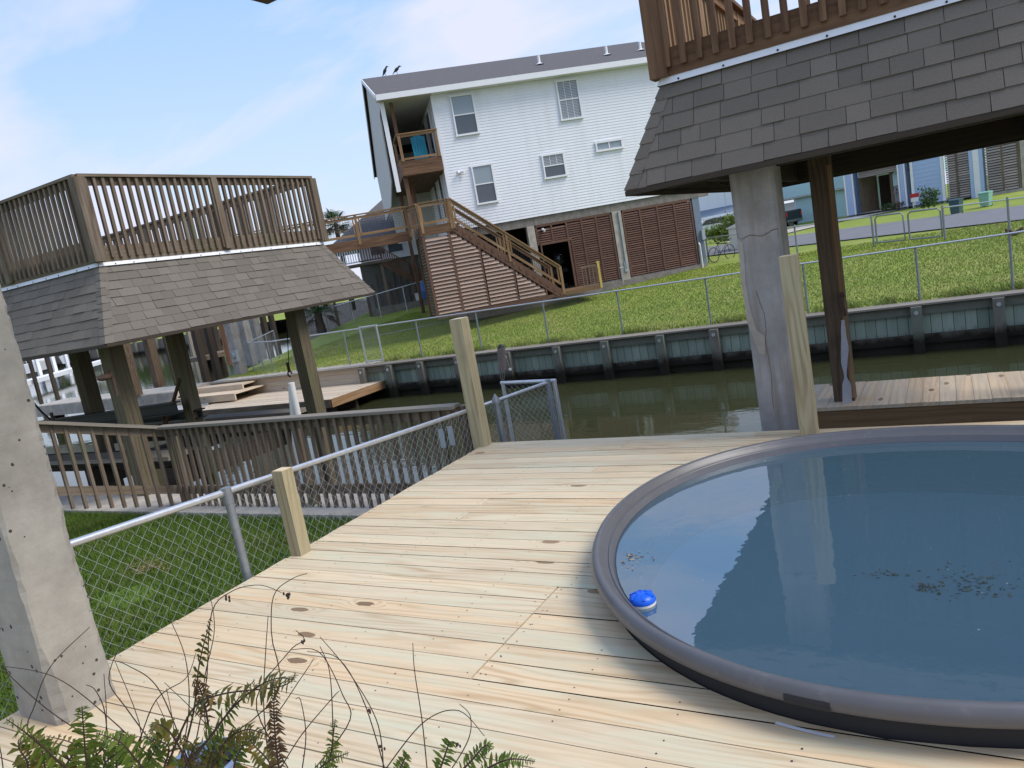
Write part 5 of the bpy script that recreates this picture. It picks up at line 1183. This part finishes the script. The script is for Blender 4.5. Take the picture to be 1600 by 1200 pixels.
b.prism([(s, ty0, z) for s, z in prof_], (0, ty1-ty0, 0)); b.build('body', M['blackpaint'], tk)
b = MB(SF); b.prism([(tx0+2.15, ty1, tb+1.10), (tx0+2.3, ty1, tb+1.50), (tx0+3.2, ty1, tb+1.52), (tx0+3.4, ty1, tb+1.10)], (0, .01, 0)); b.build('side_window', M['carglass'], tk)
b = MB(SF); b.box(tx1, tx1+.10, ty0+.1, ty1-.1, tb+.36, tb+.50); b.build('bumper', M['galvdull'], tk)
for t in (ty1-.18, ty0+.05): b = MB(SF); b.box(tx1+.0, tx1+.03, t, t+.13, tb+.70, tb+.98); b.build('tail_light', M['red'], tk)
for s in (tx0+.85, tx1-.72):
    for t in (ty0+.08, ty1-.06): wheel(tk, (s, t, tb+.32-.0), .37, .22, (0, 1, 0))
sv = thing('suv', 'white car with dark windows parked under the porch roof behind the hedge', 'car', SF((-18, -9, .5)))
b = MB(SF); s0 = -19.6; tb = .55; pr_ = [(s0, tb+.3), (s0, tb+.75), (s0+.25, tb+.98), (s0+1.0, tb+1.08), (s0+1.7, tb+1.48), (s0+2.6, tb+1.6), (s0+4.2, tb+1.55), (s0+4.7, tb+1.0), (s0+4.75, tb+.3)]
b.prism([(s, -9.4, z) for s, z in pr_], (0, 1.8, 0)); b.build('body', M['whitepaint'], sv)
b = MB(SF); b.prism([(s0+1.35, -7.6, tb+1.08), (s0+1.85, -7.6, tb+1.44), (s0+2.6, -7.6, tb+1.52), (s0+4.05, -7.6, tb+1.46), (s0+4.3, -7.6, tb+1.08)], (0, .012, 0)); b.build('side_window', M['carglass'], sv)
for s in (s0+.9, s0+3.8):
    for t in (-9.3, -7.68): wheel(sv, (s, t, tb+.3), .33, .2, (0, 1, 0))
# storage shed, hedge, bins, small things
q = hit(1152, 391)
sh = thing('storage_shed', 'small white plastic storage shed standing by the hedge and street fence', 'shed', (q.x, q.y, q.z)); SHF = Frame((q.x, q.y, q.z), SD, SN)
b = MB(SHF); b.box(-.35, .95, -.9, 0, 0, 1.02); b.box(-.30, .25, .001, .02, .05, .98); b.box(.30, .90, .001, .02, .05, .98); b.build('wall', M['white'], sh)
b = MB(SHF); b.prism([(-.42, .06, 1.02), (1.02, .06, 1.02), (1.02, .06, 1.07), (.30, .06, 1.26), (-.42, .06, 1.07)], (0, -1.02, 0)); b.build('roof', M['white'], sh)
q = hit(1110, 385); bush('hedge', 'bright green hedge beside the white storage shed', 'hedge', (q.x+.6, q.y+3, q.z+.75), (1.9, .8, .75), 2600, .10, 'hedge', 4)
q = hit(1108, 412)
bk_ = thing('bicycle', 'dark bicycle leaning by the slate blue column at the house corner', 'bicycle', (q.x, q.y, q.z)); e_ = V((.5, .86, 0))
for k in (0, 1):
    c_ = V((q.x, q.y, q.z+.33))+e_*k*.95+V((.25, 0, 0)); b = MB(); b.tube([c_+e_*.31*math.cos(a*.4)+V((0, 0, .31*math.sin(a*.4))) for a in range(17)], .018, 5, 0, False); o_ = b.build('wheel', M['rubber'], bk_)
c_ = V((q.x+.25, q.y, q.z+.33)); b = MB(); pts = [c_, c_+e_*.4+V((0, 0, -.02)), c_+e_*.3+V((0, 0, .42)), c_, ]; b.tube(pts, .016, 5); b.tube([c_+e_*.4, c_+e_*.85+V((0, 0, .42)), c_+e_*.95], .016, 5); b.tube([c_+e_*.3+V((0, 0, .42)), c_+e_*.85+V((0, 0, .42))], .016, 5); b.build('frame', M['blackmetal'], bk_)
b = MB(); b.box(c_.x+.1, c_.x+.22, c_.y+.15, c_.y+.35, c_.z+.44, c_.z+.48); b.tube([c_+e_*.85+V((-.22, 0, .55)), c_+e_*.85+V((.22, 0, .55))], .014, 5); b.build('seat', M['rubber'], bk_)
for px, py, mt_, lab in ((1495, 335, 'greenbin', 'dark green wheeled rubbish bin standing on the verge before the louvred panels'), (1541, 323, 'palebin', 'pale green rubbish bin beside the road near the blue house corner')):
    q = hit(px, py); t = thing('rubbish_bin', lab, 'bin', (q.x, q.y, q.z), 'bins by the road'); F_ = Frame((q.x, q.y, q.z), SD, SN)
    b = MB(F_); k = 1.0
    A = [(-.16, -.17, .04), (.16, -.17, .04), (.16, .15, .04), (-.16, .15, .04)]; B_ = [(-.20, -.22, .56), (.20, -.22, .56), (.20, .20, .56), (-.20, .20, .56)]
    b.idx([V(p) for p in A+B_], [(0, 1, 5, 4), (1, 2, 6, 5), (2, 3, 7, 6), (3, 0, 4, 7), (4, 5, 6, 7), (3, 2, 1, 0)]); b.build('bin_body', M[mt_], t)
    b = MB(F_); b.prism([(-.21, .23, .562), (-.21, .21, .60), (-.21, -.13, .63), (-.21, -.24, .60), (-.21, -.24, .562)], (.42, 0, 0)); b.build('lid', M[mt_], t)
    for s in (-.14, .14): b = MB(F_); b.tube([(s-.02, -.18, .07), (s+.02, -.18, .07)], .065, 10); b.build('wheel', M['rubber'], t)
q = hit(1452, 326); bush('shrub', 'small green shrub beside the red flag by the blue door', 'shrub', (q.x, q.y-.2, q.z+.5), (.45, .4, .5), 500, .08, 'treeleaf', 8, .02)
q = hit(1437, 326); b = MB(SF); s = (V(q)-S0).dot(SD); 
rf = thing('red_sign', 'small red sign board on a stake beside the blue door', 'sign', SF((1.95, .5, .6)))
b = MB(SF); b.box(1.9, 2.35, .5, .53, 1.12, 1.32); b.build('board', M['red'], rf); b = MB(SF); b.box(1.98, 2.02, .46, .49, .6, 1.2); b.box(1.92, 2.3, .501, .525, .9, 1.10); b.build('stake', M['white'], rf)
for k, (s, t) in enumerate(((1.0, .6), (1.35, .55), (.6, .7))): bush('shrub', ['low scrubby plant at the garage post of the blue house', 'thin reddish weed between the garage bay and blue door', 'dry little plant on the driveway edge of the blue house'][k], 'shrub', SF((s, t, .82)), (.22, .2, .24), 160, .05, 'treeleaf' if k != 1 else 'palmdry', 20+k, .012)
# second fence along the street with a double gate
f2 = thing('chain_link_fence', 'street side chain link fence crossing the lawn behind the concrete column', 'fence', (-3, 30, 0))
fa, fb = hit(1108, 410), hit(1620, 361); fd = (fb-fa); fd.z = 0; fd.normalize()
def fpt(px, py):
    n_ = V((-fd.y, fd.x, 0)); q = PL(px, py, fa, n_); return V((q.x, q.y, tz(q.y)))
a0 = fpt(1367, 386); a1 = fpt(1476, 377)
b = MB(); b.tube([fa+V((0, 0, 1.05)), a0+V((0, 0, 1.05))], .025, 6); b.tube([a1+V((0, 0, 1.05)), fb+V((0, 0, 1.05))], .025, 6); b.build('top_rail', M['galv'], f2)
for (px, py) in ((1108, 410), (1247, 403), (1366, 386), (1477, 377), (1578, 366)): p = fpt(px, py); b = MB(); b.tube([p-V((0, 0, .2)), p+V((0, 0, 1.12))], .035, 8); b.build('post', M['galvdull'], f2)
b = MB(); chainlink(b, fa.xy, a0.xy, fa.z, fa.z+1.05, a0.z, a0.z+1.05, .09, .0011, 0); chainlink(b, a1.xy, fb.xy, a1.z, a1.z+1.05, fb.z, fb.z+1.05, .09, .0011, 0); b.build('wire_mesh', M['wire'], f2)
am = a0+(a1-a0)*.485
for k, (u, w) in enumerate(((a0, am), (am, a1))):
    g = thing('fence_gate', ['left leaf of the double chain link gate onto the road', 'right leaf of the double chain link gate onto the road'][k], 'gate', u, 'double gate leaves'); d_ = (w-u).normalized(); u2, w2 = u+d_*.10, w-d_*.06
    b = MB(); up = V((0, 0, 1)); b.tube([u2+up*.12, u2+up*.95, u2+up*1.05+d_*.08, w2+up*1.05-d_*.08, w2+up*.95, w2+up*.12, u2+up*.12], .030, 8); b.build('tube_frame', M['galvdull'], g)
    b = MB(); chainlink(b, u2.xy, w2.xy, u2.z+.12, u2.z+1.05, w2.z+.12, w2.z+1.05, .09, .0011, 0); b.build('wire_mesh', M['wire'], g)
q = hit(1592, 366); b = MB(); rg = random.Random(3)
for k in range(6): p = q+V((rg.uniform(-.3, .5), rg.uniform(-.2, .2), 0)); b.tube([p, p+V((rg.uniform(-.4, .4), rg.uniform(-.2, .2), rg.uniform(.05, .22)))], .05, 6)
tag(b.build('log_pile', M['darkpost']), 'little dark pile of logs lying on the lawn by the street fence', 'logs')

# ================================================================== far left: walkway, posts, marina
b = MB(); b.box(-34, -24.3, 17.4, 18.9, -1.05, -.84); b.box(-34, -24.3, 17.34, 17.4, -1.3, -.86); wl_ = thing('canal_walkway', 'grey walkway over the water across the canal at far left', 'walkway', (-29, 18, -1.95)); b.build('deck_slab', M['conpale'], wl_)
for x in (-33, -30.5, -28, -25.5): b = MB(); b.beam((x, 17.8, -4), (x, 17.8, -1.05), .35, .35, (0, 1, 0)); b.build('pile', M['dark'], wl_)
def ppost(name, label, px, py, z, h, w, mat, cat, group):
    q = PZ(px, py, z); b = MB(); b.beam((q.x, q.y, z), (q.x, q.y, z+h), w, w, (0, 1, 0)); return tag(b.build(name, M[mat]), label, cat, group), q
for px, py, lab in ((214, 618, 'brown mooring post beside the mossy boathouse corner post'), (250, 604, 'brown mooring post alone at mid walkway across the canal'), (287, 592, 'dark brown mooring post close to the inner boathouse post')):
    ppost('mooring_post', lab, px, py, -.84, 4.2, .32, 'darkpost', 'post', 'brown posts on the canal walkway')
qs = []
for px, py, lab in ((378, 585, 'grey concrete column carrying an electric meter box, first of three'), (395, 570, 'middle concrete column right behind the meter column'), (410, 562, 'last concrete column nearest to the chain link side fence')):
    o_, q = ppost('concrete_column', lab, px, py, -.84, 4.4, .36, 'concol', 'column', 'columns across the canal'); qs.append(q)
eb = thing('meter_box', 'round faced electric meter box on the first grey column', 'meter', (qs[0].x, qs[0].y, -.1)); q = PY(368, 556, qs[0].y-.2)
b = MB(); b.box(q.x-.16, q.x+.16, q.y-.10, q.y+.02, q.z-.22, q.z+.22); b.build('case', M['meter'], eb); b = MB(); b.tube([(q.x, q.y-.10, q.z+.03), (q.x, q.y-.2, q.z+.03)], .12, 14); b.build('dial', M['glassup'], eb)
for i, (px, D, h) in enumerate(((315, 40, 3), (322, 44, 3), (335, 42, 3.2), (345, 46, 3), (425, 50, 3), (438, 54, 3))):
    p = PD(px, 560, D); b = MB(); b.beam((p.x, p.y, -3), (p.x, p.y, 3.2), .3, .3, (0, 1, 0)); tag(b.build('piling', M['dark']), 'dark timber piling among the distant docks across the water', 'piling', 'distant dark pilings')
for i, (px, D, h) in enumerate(((30, 52, 1.6), (48, 62, 1.9), (75, 58, 1.2), (118, 64, 1.8), (135, 70, 1.5), (160, 55, 1.4), (205, 75, 1.6), (232, 82, 1.2), (262, 70, 1.8), (300, 62, 1.5))):
    p = PD(px, 575-px*.1, D); b = MB(); b.beam((p.x, p.y, -3), (p.x, p.y, h), .24, .24, (0, 1, 0)); tag(b.build('piling', M['dark' if i % 3 else 'weathercap']), 'thin timber piling standing in open water far off under the left boathouse', 'piling', 'thin distant pilings')
b = MB(); p0, p1 = PZ(300, 563, -.7), PZ(352, 550, -.7); b.beam(p0, p1, 2.2, .25); tag(b.build('distant_dock', M['weather']), 'brown distant dock behind the concrete columns', 'dock')
# white marina dock with boats
mz = -1.05; m0, m1 = PZ(35, 598, mz), PZ(128, 572, mz); md = (m1-m0).normalized(); mn = V((-md.y, md.x, 0))
mk = thing('white_dock', 'long white floating dock in the distance at far left', 'dock', m0)
b = MB(); b.beam(m0-md*14+V((0, 0, -.1)), m1+md*8+V((0, 0, -.1)), 1.6, .35); b.build('deck', M['white'], mk)
k = 0
for px, py in ((64, 588), (88, 582), (107, 574), (20, 600)):
    q = PZ(px, py, mz); b = MB(); b.beam((q.x, q.y, -3), (q.x, q.y, 1.5), .28, .28, (0, 1, 0)); tag(b.build('white_piling', M['white']), 'white square piling standing along the distant white dock', 'piling', 'white dock pilings')
for i, (px, py, L_, lab, hm) in enumerate(((52, 585, 6.5, 'white motorboat with dark blue hull moored at the white dock', 'bluegrey'), (92, 570, 6, 'small white boat on the far side of the white dock', 'white'), (145, 556, 7, 'white cabin boat moored far off beneath the boathouse roof edge', 'white'))):
    q = PZ(px, py, -1.3)+mn*2.5; F_ = Frame(q, md, mn); bt = thing('motorboat', lab, 'boat', q, 'boats at the white dock')
    b = MB(F_); dk_ = [(-L_/2, -1, .9), (L_*.2, -1.05, 1.0), (L_/2, 0, 1.3), (L_*.2, 1.05, 1.0), (-L_/2, 1, .9)]; kl = [(-L_/2, -.7, -.3), (L_*.2, -.7, -.3), (L_*.4, 0, -.2), (L_*.2, .7, -.3), (-L_/2, .7, -.3)]
    b.idx(dk_+kl, [(0, 1, 6, 5), (1, 2, 7, 6), (2, 3, 8, 7), (3, 4, 9, 8), (4, 0, 5, 9), (0, 1, 2, 3, 4), (9, 8, 7, 6, 5)]); b.build('hull', M[hm], bt)
    b = MB(F_); b.box(-1.2, .9, -.7, .7, 1.0, 1.55); b.prism([(.9, -.65, 1.0), (1.6, -.65, 1.05), (.9, -.65, 1.9), (.4, -.65, 1.9)], (0, 1.3, 0)); b.build('cabin', M['white'], bt)
    b = MB(F_); b.box(-1.6, 1.2, -.8, .8, 2.45, 2.52)
    for s in (-1.5, 1.0):
        for t in (-.75, .75): b.tube([(s, t, 1.0), (s, t, 2.45)], .03, 6)
    b.build('canopy', M['white'], bt)
# far shore
def shore(name, label, pa, pb, z0, h, mat):
    a, c = PZ(*pa, z0), PZ(*pb, z0); d = (c-a).normalized(); b = MB(); b.beam(a-d*30+V((0, 0, h/2-.6)), c+d*6+V((0, 0, h/2-.6)), .6, h+1.2); n = int((c-a).length/2.4)
    for k in range(n): p = a+(c-a)*k/n+V((d.y, -d.x, 0))*.5; b.beam(p-V((0, 0, 2)), p+V((0, 0, h+.3)), .4, .4, (0, 1, 0))
    tag(b.build(name, mat), label, 'seawall'); return a, c
sa, sb = shore('far_seawall', 'dark timber seawall with posts closing the water at the far left', (-40, 592), (305, 541), -1.95, 1.7, M['pile'])
d = (sb-sa).normalized(); nn = V((-d.y, d.x, 0)); b = MB(); b.face([sa-d*200+V((0, 0, 1.6)), sb+d*30+V((0, 0, 1.6)), sb+d*60+nn*300+V((0, 0, 2)), sa-d*200+nn*300+V((0, 0, 2))]); tag(b.build('far_shore', M['lawnfar']), kind='structure')
rg = random.Random(5)
for i in range(16):
    f = i/15; p = sa+(sb-sa)*f+nn*(8+rg.uniform(0, 14)); r_ = rg.uniform(1.8, 3.2)
    bush('tree', 'leafy green tree on the far shore beyond the seawall', 'tree', (p.x, p.y, p.z+1.7+r_*.95), (r_*1.2, r_*1.2, r_), 700, .38, 'treeleaf', 60+i, .2, 'trees along the far shore')
for i in range(3):
    f = .1+i*.3; p = sa+(sb-sa)*f+nn*16; F_ = Frame(p, d, nn); hs2 = thing('shore_house', ['pale raised house far across the water at the left end of the shore', 'grey raised house far across the water mid shore', 'white raised house far across the water nearest the canal'][i], 'house', p)
    b = MB(F_); b.box(-5, 5, 0, 8, 3, 6); b.build('wall', M[('soffit', 'greywall', 'siding')[i]], hs2); b = MB(F_); b.prism([(-5.5, -.5, 6), (-5.5, 8.5, 6), (-5.5, 4, 8.3)], (11, 0, 0)); b.build('roof', M['shH'], hs2)
    b = MB(F_)
    for s in (-4.6, 0, 4.6): b.beam((s, .3, 1), (s, .3, 3), .4, .4, (0, 1, 0))
    b.build('stilt', M['conpale'], hs2)
    b = MB(F_)
    for s in (-3.5, -.5, 2.5): b.box(s, s+1.2, -.04, -.01, 3.9, 5.3)
    b.build('window', M['glass'], hs2)

# ================================================================== potted fern in the foreground
pc = PZ(318, 1192, .36); pc = V((pc.x, pc.y, 0))
pf = thing('potted_fern', 'straggly sword fern with bare dark stems in a blue glazed pot beside the pillar', 'potted plant', (pc.x, pc.y, 0))
b = MB(); b.lathe(pc, [(r_*.62, z_) for r_, z_ in [(0, .0), (.10, .0), (.115, .03), (.135, .16), (.145, .29), (.152, .335), (.165, .345), (.168, .36), (.160, .372), (.148, .366), (.142, .34), (.14, .30)]], 36); b.build('pot', M['potblue'], pf)
b = MB(); b.lathe(pc, [(0, .325), (.05, .33), (.0885, .31)], 20, 0, False)
rg = random.Random(11)
for k in range(90): a = rg.uniform(0, 6.28); r_ = rg.uniform(0, .08); p = pc+V((math.cos(a)*r_, math.sin(a)*r_, .33)); u = V((rg.gauss(0, 1), rg.gauss(0, 1), rg.gauss(0, .5))).normalized()*.03; w = V((u.y, -u.x, .3*u.x))*.25; b.face([p-u, p+w, p+u, p-w], None, 0)
b.build('soil', M['soil'], pf)
def curve(P, n):
    P = [V(p) for p in P]; out = []
    for i in range(n+1):
        t = i/n*(len(P)-1); k = min(int(t), len(P)-2); f = t-k; p0 = P[max(k-1, 0)]; p1, p2 = P[k], P[k+1]; p3 = P[min(k+2, len(P)-1)]
        out.append(.5*((2*p1)+(p2-p0)*f+(2*p0-5*p1+4*p2-p3)*f*f+(3*p1-p0-3*p2+p3)*f*f*f))
    return out
def frond(pix, D0, D1, length, mat, density=34, f0=.12, curl=0.0, seed=0, wfac=.28, gap=0, matmix=None):
    rg = random.Random(seed); n = len(pix); P = [PD(x, y, D0+(D1-D0)*i/(n-1)) for i, (x, y) in enumerate(pix)]; C = curve(P, density); b = MB(); b.tube(C, [.0026*(1-.7*i/density) for i in range(density+1)], 5, 1)
    view = (CO-P[0]).normalized()
    for i in range(int(density*f0), density):
        t = (C[i+1]-C[i]).normalized(); nr_ = (V((0, 0, 1))*.5+view*.7+V((rg.gauss(0, .2), rg.gauss(0, .2), 0))).normalized(); sd = t.cross(nr_).normalized(); f = max(0.0, (i-density*f0)/(density*(1-f0))); l = length*(.45+.55*min(1, f*5))*(1-f**2.2*.8)
        for sg in (-1, 1):
            if rg.random() < gap: continue
            dr_ = (sd*sg+t*.28+nr_*rg.uniform(-.25, .25)).normalized(); ll = l*rg.uniform(.8, 1.1); w = t*ll*wfac*.5; p = C[i]; m1 = p+dr_*ll*.45; tip = p+dr_*ll+nr_*(-curl*ll*.6)-V((0, 0, .12*ll)); m1 = m1+nr_*curl*ll*.2; r = rg.random()
            if mat in ('fern', 'fernold'): ll *= rg.uniform(.7, 1.08); dr_ = (dr_+V((rg.gauss(0, .09), rg.gauss(0, .09), rg.gauss(0, .12)))).normalized(); m1 = p+dr_*ll*.45+nr_*curl*ll*.2; tip = p+dr_*ll+nr_*(-curl*ll*.6)-V((0, 0, rg.uniform(.05, .3)*ll))
            if mat == 'fern' and rg.random() < .05: continue
            mm = 2 if (matmix and rg.random() < matmix) else 0
            b.face([p-w*.35, p+w*.35, m1+w, m1-w], None, mm, r); b.face([m1-w, m1+w, tip+w*.25, tip-w*.25], None, mm, r)
    b.build('frond', [M[mat], M['stemdark'], M['ferngold']], pf)
DB = 1.55
frond([(118, 1215), (75, 1175), (40, 1145), (10, 1124)], 1.5, 1.35, .034, 'fern', 40, .1, seed=1)
frond([(140, 1230), (134, 1180), (130, 1130), (128, 1103)], 1.5, 1.45, .040, 'fern', 34, .05, seed=2)
frond([(185, 1225), (182, 1190), (186, 1160), (192, 1142)], 1.5, 1.5, .032, 'fern', 26, seed=3)
frond([(240, 1225), (215, 1190), (188, 1160), (150, 1145)], 1.5, 1.45, .036, 'fern', 30, seed=4)
frond([(290, 1190), (330, 1150), (362, 1105), (398, 1062)], 1.5, 1.42, .035, 'fern', 36, .15, seed=5)
frond([(280, 1200), (302, 1115), (312, 1035), (330, 965)], 1.55, 1.45, .021, 'fernold', 30, .48, .4, 6, .55)
frond([(262, 1195), (300, 1110), (345, 1085), (440, 1072), (462, 1052)], 1.5, 1.3, .030, 'fernold', 30, .2, .4, 7, .45, .1, .15)
frond([(300, 1190), (360, 1110), (400, 1075), (432, 1060), (460, 1062)], 1.45, 1.3, .030, 'fernold', 28, .4, .3, 8, .45, .1, .45)
frond([(440, 1225), (432, 1170), (428, 1110), (430, 1062)], 1.45, 1.4, .022, 'ferndead', 34, .1, 1.2, 9, .45)
frond([(330, 1170), (322, 1110), (312, 1075), (304, 1062)], 1.5, 1.45, .022, 'ferndead', 22, .2, 1.2, 10, .45)
frond([(300, 1205), (270, 1150), (248, 1132), (236, 1148)], 1.5, 1.45, .028, 'fernold', 26, .2, .4, 12, .42, .15, .15)
frond([(330, 1205), (352, 1160), (385, 1140), (420, 1150)], 1.5, 1.42, .028, 'fernold', 28, .2, .4, 13, .42, .1, .15)
frond([(500, 1230), (515, 1190), (520, 1155), (524, 1124)], 1.45, 1.42, .026, 'fern', 28, .05, seed=14)
frond([(480, 1220), (500, 1200), (520, 1186), (545, 1176)], 1.45, 1.42, .022, 'fern', 22, seed=15)
frond([(680, 1225), (690, 1195), (702, 1160), (700, 1165)], 1.4, 1.4, .026, 'fern', 22, .05, seed=16)
frond([(700, 1225), (735, 1190), (758, 1165), (768, 1172)], 1.4, 1.38, .026, 'fern', 28, seed=17)
frond([(740, 1215), (770, 1196), (800, 1186), (836, 1190)], 1.4, 1.36, .026, 'fern', 32, seed=18)
frond([(612, 1225), (625, 1200), (634, 1182), (636, 1178)], 1.4, 1.4, .022, 'fern', 20, seed=19)
for k in range(12):
    x0 = 40+k*34+rg.uniform(-10, 10); frond([(x0, 1230), (x0+rg.uniform(-14, 14), 1195), (x0+rg.uniform(-30, 30), 1165), (x0+rg.uniform(-40, 40), 1150)], 1.5, 1.5, .030, rg.choice(['fern', 'fernold', 'fern']), 22, .1, .2, 40+k, .35, .1, .15)
stems = [[(300, 1190), (322, 1070), (330, 960), (360, 925), (404, 914), (440, 926)], [(300, 1190), (430, 1090), (424, 990), (428, 930), (455, 905), (480, 896)], [(280, 1200), (295, 1110), (290, 1030), (266, 968)], [(330, 1200), (318, 1080), (335, 985), (327, 925)],
         [(250, 1200), (180, 1130), (90, 1060), (0, 1040)], [(220, 1200), (90, 1120), (20, 1060), (5, 1040)], [(200, 1220), (240, 1100), (290, 1060), (306, 1020)], [(260, 1190), (200, 1110), (170, 1060), (195, 1000), (215, 1000)], [(150, 1210), (50, 1150), (55, 1100), (80, 1040), (140, 980)],
         [(600, 1215), (590, 1130), (545, 1050), (500, 995)], [(605, 1215), (570, 1100), (530, 1030), (480, 1018)], [(670, 1230), (660, 1130), (648, 1050), (645, 1005)], [(420, 1190), (412, 1100), (415, 1020), (419, 962)], [(480, 1215), (545, 1130), (535, 1085), (500, 1020), (455, 1015)],
         [(520, 1210), (520, 1130), (515, 1050), (500, 1010)], [(450, 1200), (400, 1100), (450, 1020), (475, 1000), (462, 985)], [(600, 1205), (660, 1130), (715, 1110), (757, 1150)], [(430, 1215), (470, 1150), (520, 1090), (530, 1080)], [(300, 1205), (250, 1080), (200, 1040), (165, 1030)], [(170, 1215), (165, 1120), (150, 1080), (135, 1070)],
         [(690, 1225), (730, 1160), (735, 1120), (718, 1100)], [(470, 1215), (478, 1150), (470, 1095), (462, 1092)], [(350, 1190), (420, 1130), (470, 1060), (490, 1030)]]
b = MB()
for i, s in enumerate(stems):
    n = len(s); D0 = 1.52; D1 = 1.3+.2*rg.random(); b.tube(curve([PD(x, y, D0+(D1-D0)*j/(n-1)) for j, (x, y) in enumerate(s)], 22), [.0014*(1-.55*j/22) for j in range(23)], 5)
for k in range(70):
    i = rg.randrange(len(stems)); x = rg.uniform(0, 480); s = [(x, 1215), (x+rg.uniform(-30, 40), 1150), (x+rg.uniform(-60, 80), 1150-rg.uniform(30, 120))]
    if k < 7: b.tube(curve([PD(a, c, 1.52) for a, c in s], 10), [.0013*(1-.5*j/10) for j in range(11)], 4)
for (x, y) in ((446, 926), (475, 1004), (577, 1113), (597, 1170), (356, 934), (450, 930), (715, 1165)):
    for j in range(4): p = PD(x+rg.uniform(-4, 4), y+rg.uniform(-4, 5), 1.35); b.ball(p, .0022, .002, .0035, 6, 4)
b.build('bare_stems', M['stemdark'], pf)

# ================================================================== light
SUN_EL, SUN_AZ = R_(50), R_(78)   # azimuth clockwise from +Y
sdv = V((math.sin(SUN_AZ)*math.cos(SUN_EL), math.cos(SUN_AZ)*math.cos(SUN_EL), math.sin(SUN_EL)))
sl = bpy.data.lights.new('sun', 'SUN'); sl.energy = 1.7; sl.angle = R_(28); sl.color = (1, .93, .84)
so = bpy.data.objects.new('sun', sl); COL.objects.link(so); so.rotation_euler = (-sdv).to_track_quat('-Z', 'Y').to_euler()
w = bpy.data.worlds.new("World"); sc.world = w; w.use_nodes = True; nt = w.node_tree; nd, lk = nt.nodes, nt.links
bg = nd["Background"]; sky = nd.new("ShaderNodeTexSky"); sky.sky_type = 'NISHITA'; sky.sun_disc = False; sky.sun_elevation = SUN_EL; sky.sun_rotation = SUN_AZ; sky.air_density = 1.0; sky.dust_density = 4.0; sky.ozone_density = 1.5
tcn = nd.new("ShaderNodeTexCoord"); sp = nd.new("ShaderNodeSeparateXYZ"); lk.new(tcn.outputs["Generated"], sp.inputs[0])
def wm(op, a, b_=None, clamp=False):
    n = nd.new("ShaderNodeMath"); n.operation = op; n.use_clamp = clamp
    for i, v in enumerate((a, b_)):
        if isinstance(v, bpy.types.NodeSocket): lk.new(v, n.inputs[i])
        elif v is not None: n.inputs[i].default_value = v
    return n.outputs[0]
zc = wm('ADD', wm('MAXIMUM', sp.outputs[2], 0.0), .22); cb = nd.new("ShaderNodeCombineXYZ"); lk.new(wm('DIVIDE', sp.outputs[0], zc), cb.inputs[0]); lk.new(wm('DIVIDE', sp.outputs[1], zc), cb.inputs[1])
mp = nd.new("ShaderNodeMapping"); mp.inputs["Rotation"].default_value = (0, 0, R_(35)); mp.inputs["Scale"].default_value = (.9, 1.7, 1); mp.inputs["Location"].default_value = (1.3, .4, 0); lk.new(cb.outputs[0], mp.inputs[0])
nz = nd.new("ShaderNodeTexNoise"); nz.inputs["Scale"].default_value = 1.1; nz.inputs["Detail"].default_value = 6; nz.inputs["Roughness"].default_value = .5; nz.inputs["Distortion"].default_value = .35; lk.new(mp.outputs[0], nz.inputs["Vector"])
rp = nd.new("ShaderNodeValToRGB"); rp.color_ramp.elements[0].position = .46; rp.color_ramp.elements[1].position = .60; lk.new(nz.outputs[0], rp.inputs[0])
mx = nd.new("ShaderNodeMix"); mx.data_type = 'RGBA'; lk.new(wm('MULTIPLY', rp.outputs[0], .9), mx.inputs[0]); 
hz = nd.new("ShaderNodeValToRGB"); hz.color_ramp.elements[0].color = (3.1, 3.55, 3.95, 1); hz.color_ramp.elements[1].color = (.95, 2.05, 4.1, 1); hz.color_ramp.elements[1].position = .5; lk.new(wm('MAXIMUM', sp.outputs[2], 0.0), hz.inputs[0])
m0_ = nd.new("ShaderNodeMix"); m0_.data_type = 'RGBA'; m0_.inputs[0].default_value = .85; lk.new(sky.outputs[0], m0_.inputs[6]); lk.new(hz.outputs[0], m0_.inputs[7]); lk.new(m0_.outputs[2], mx.inputs[6]); mx.inputs[7].default_value = (3.1, 3.2, 4.0, 1)
lk.new(mx.outputs[2], bg.inputs[0]); bg.inputs[1].default_value = .15
sc.view_settings.view_transform = 'Standard'; sc.view_settings.look = 'None'; sc.view_settings.exposure = .84; sc.view_settings.gamma = 1
sc.cycles.max_bounces = 8; sc.cycles.transparent_max_bounces = 8
try: sc.cycles.use_denoising = True
except Exception: pass
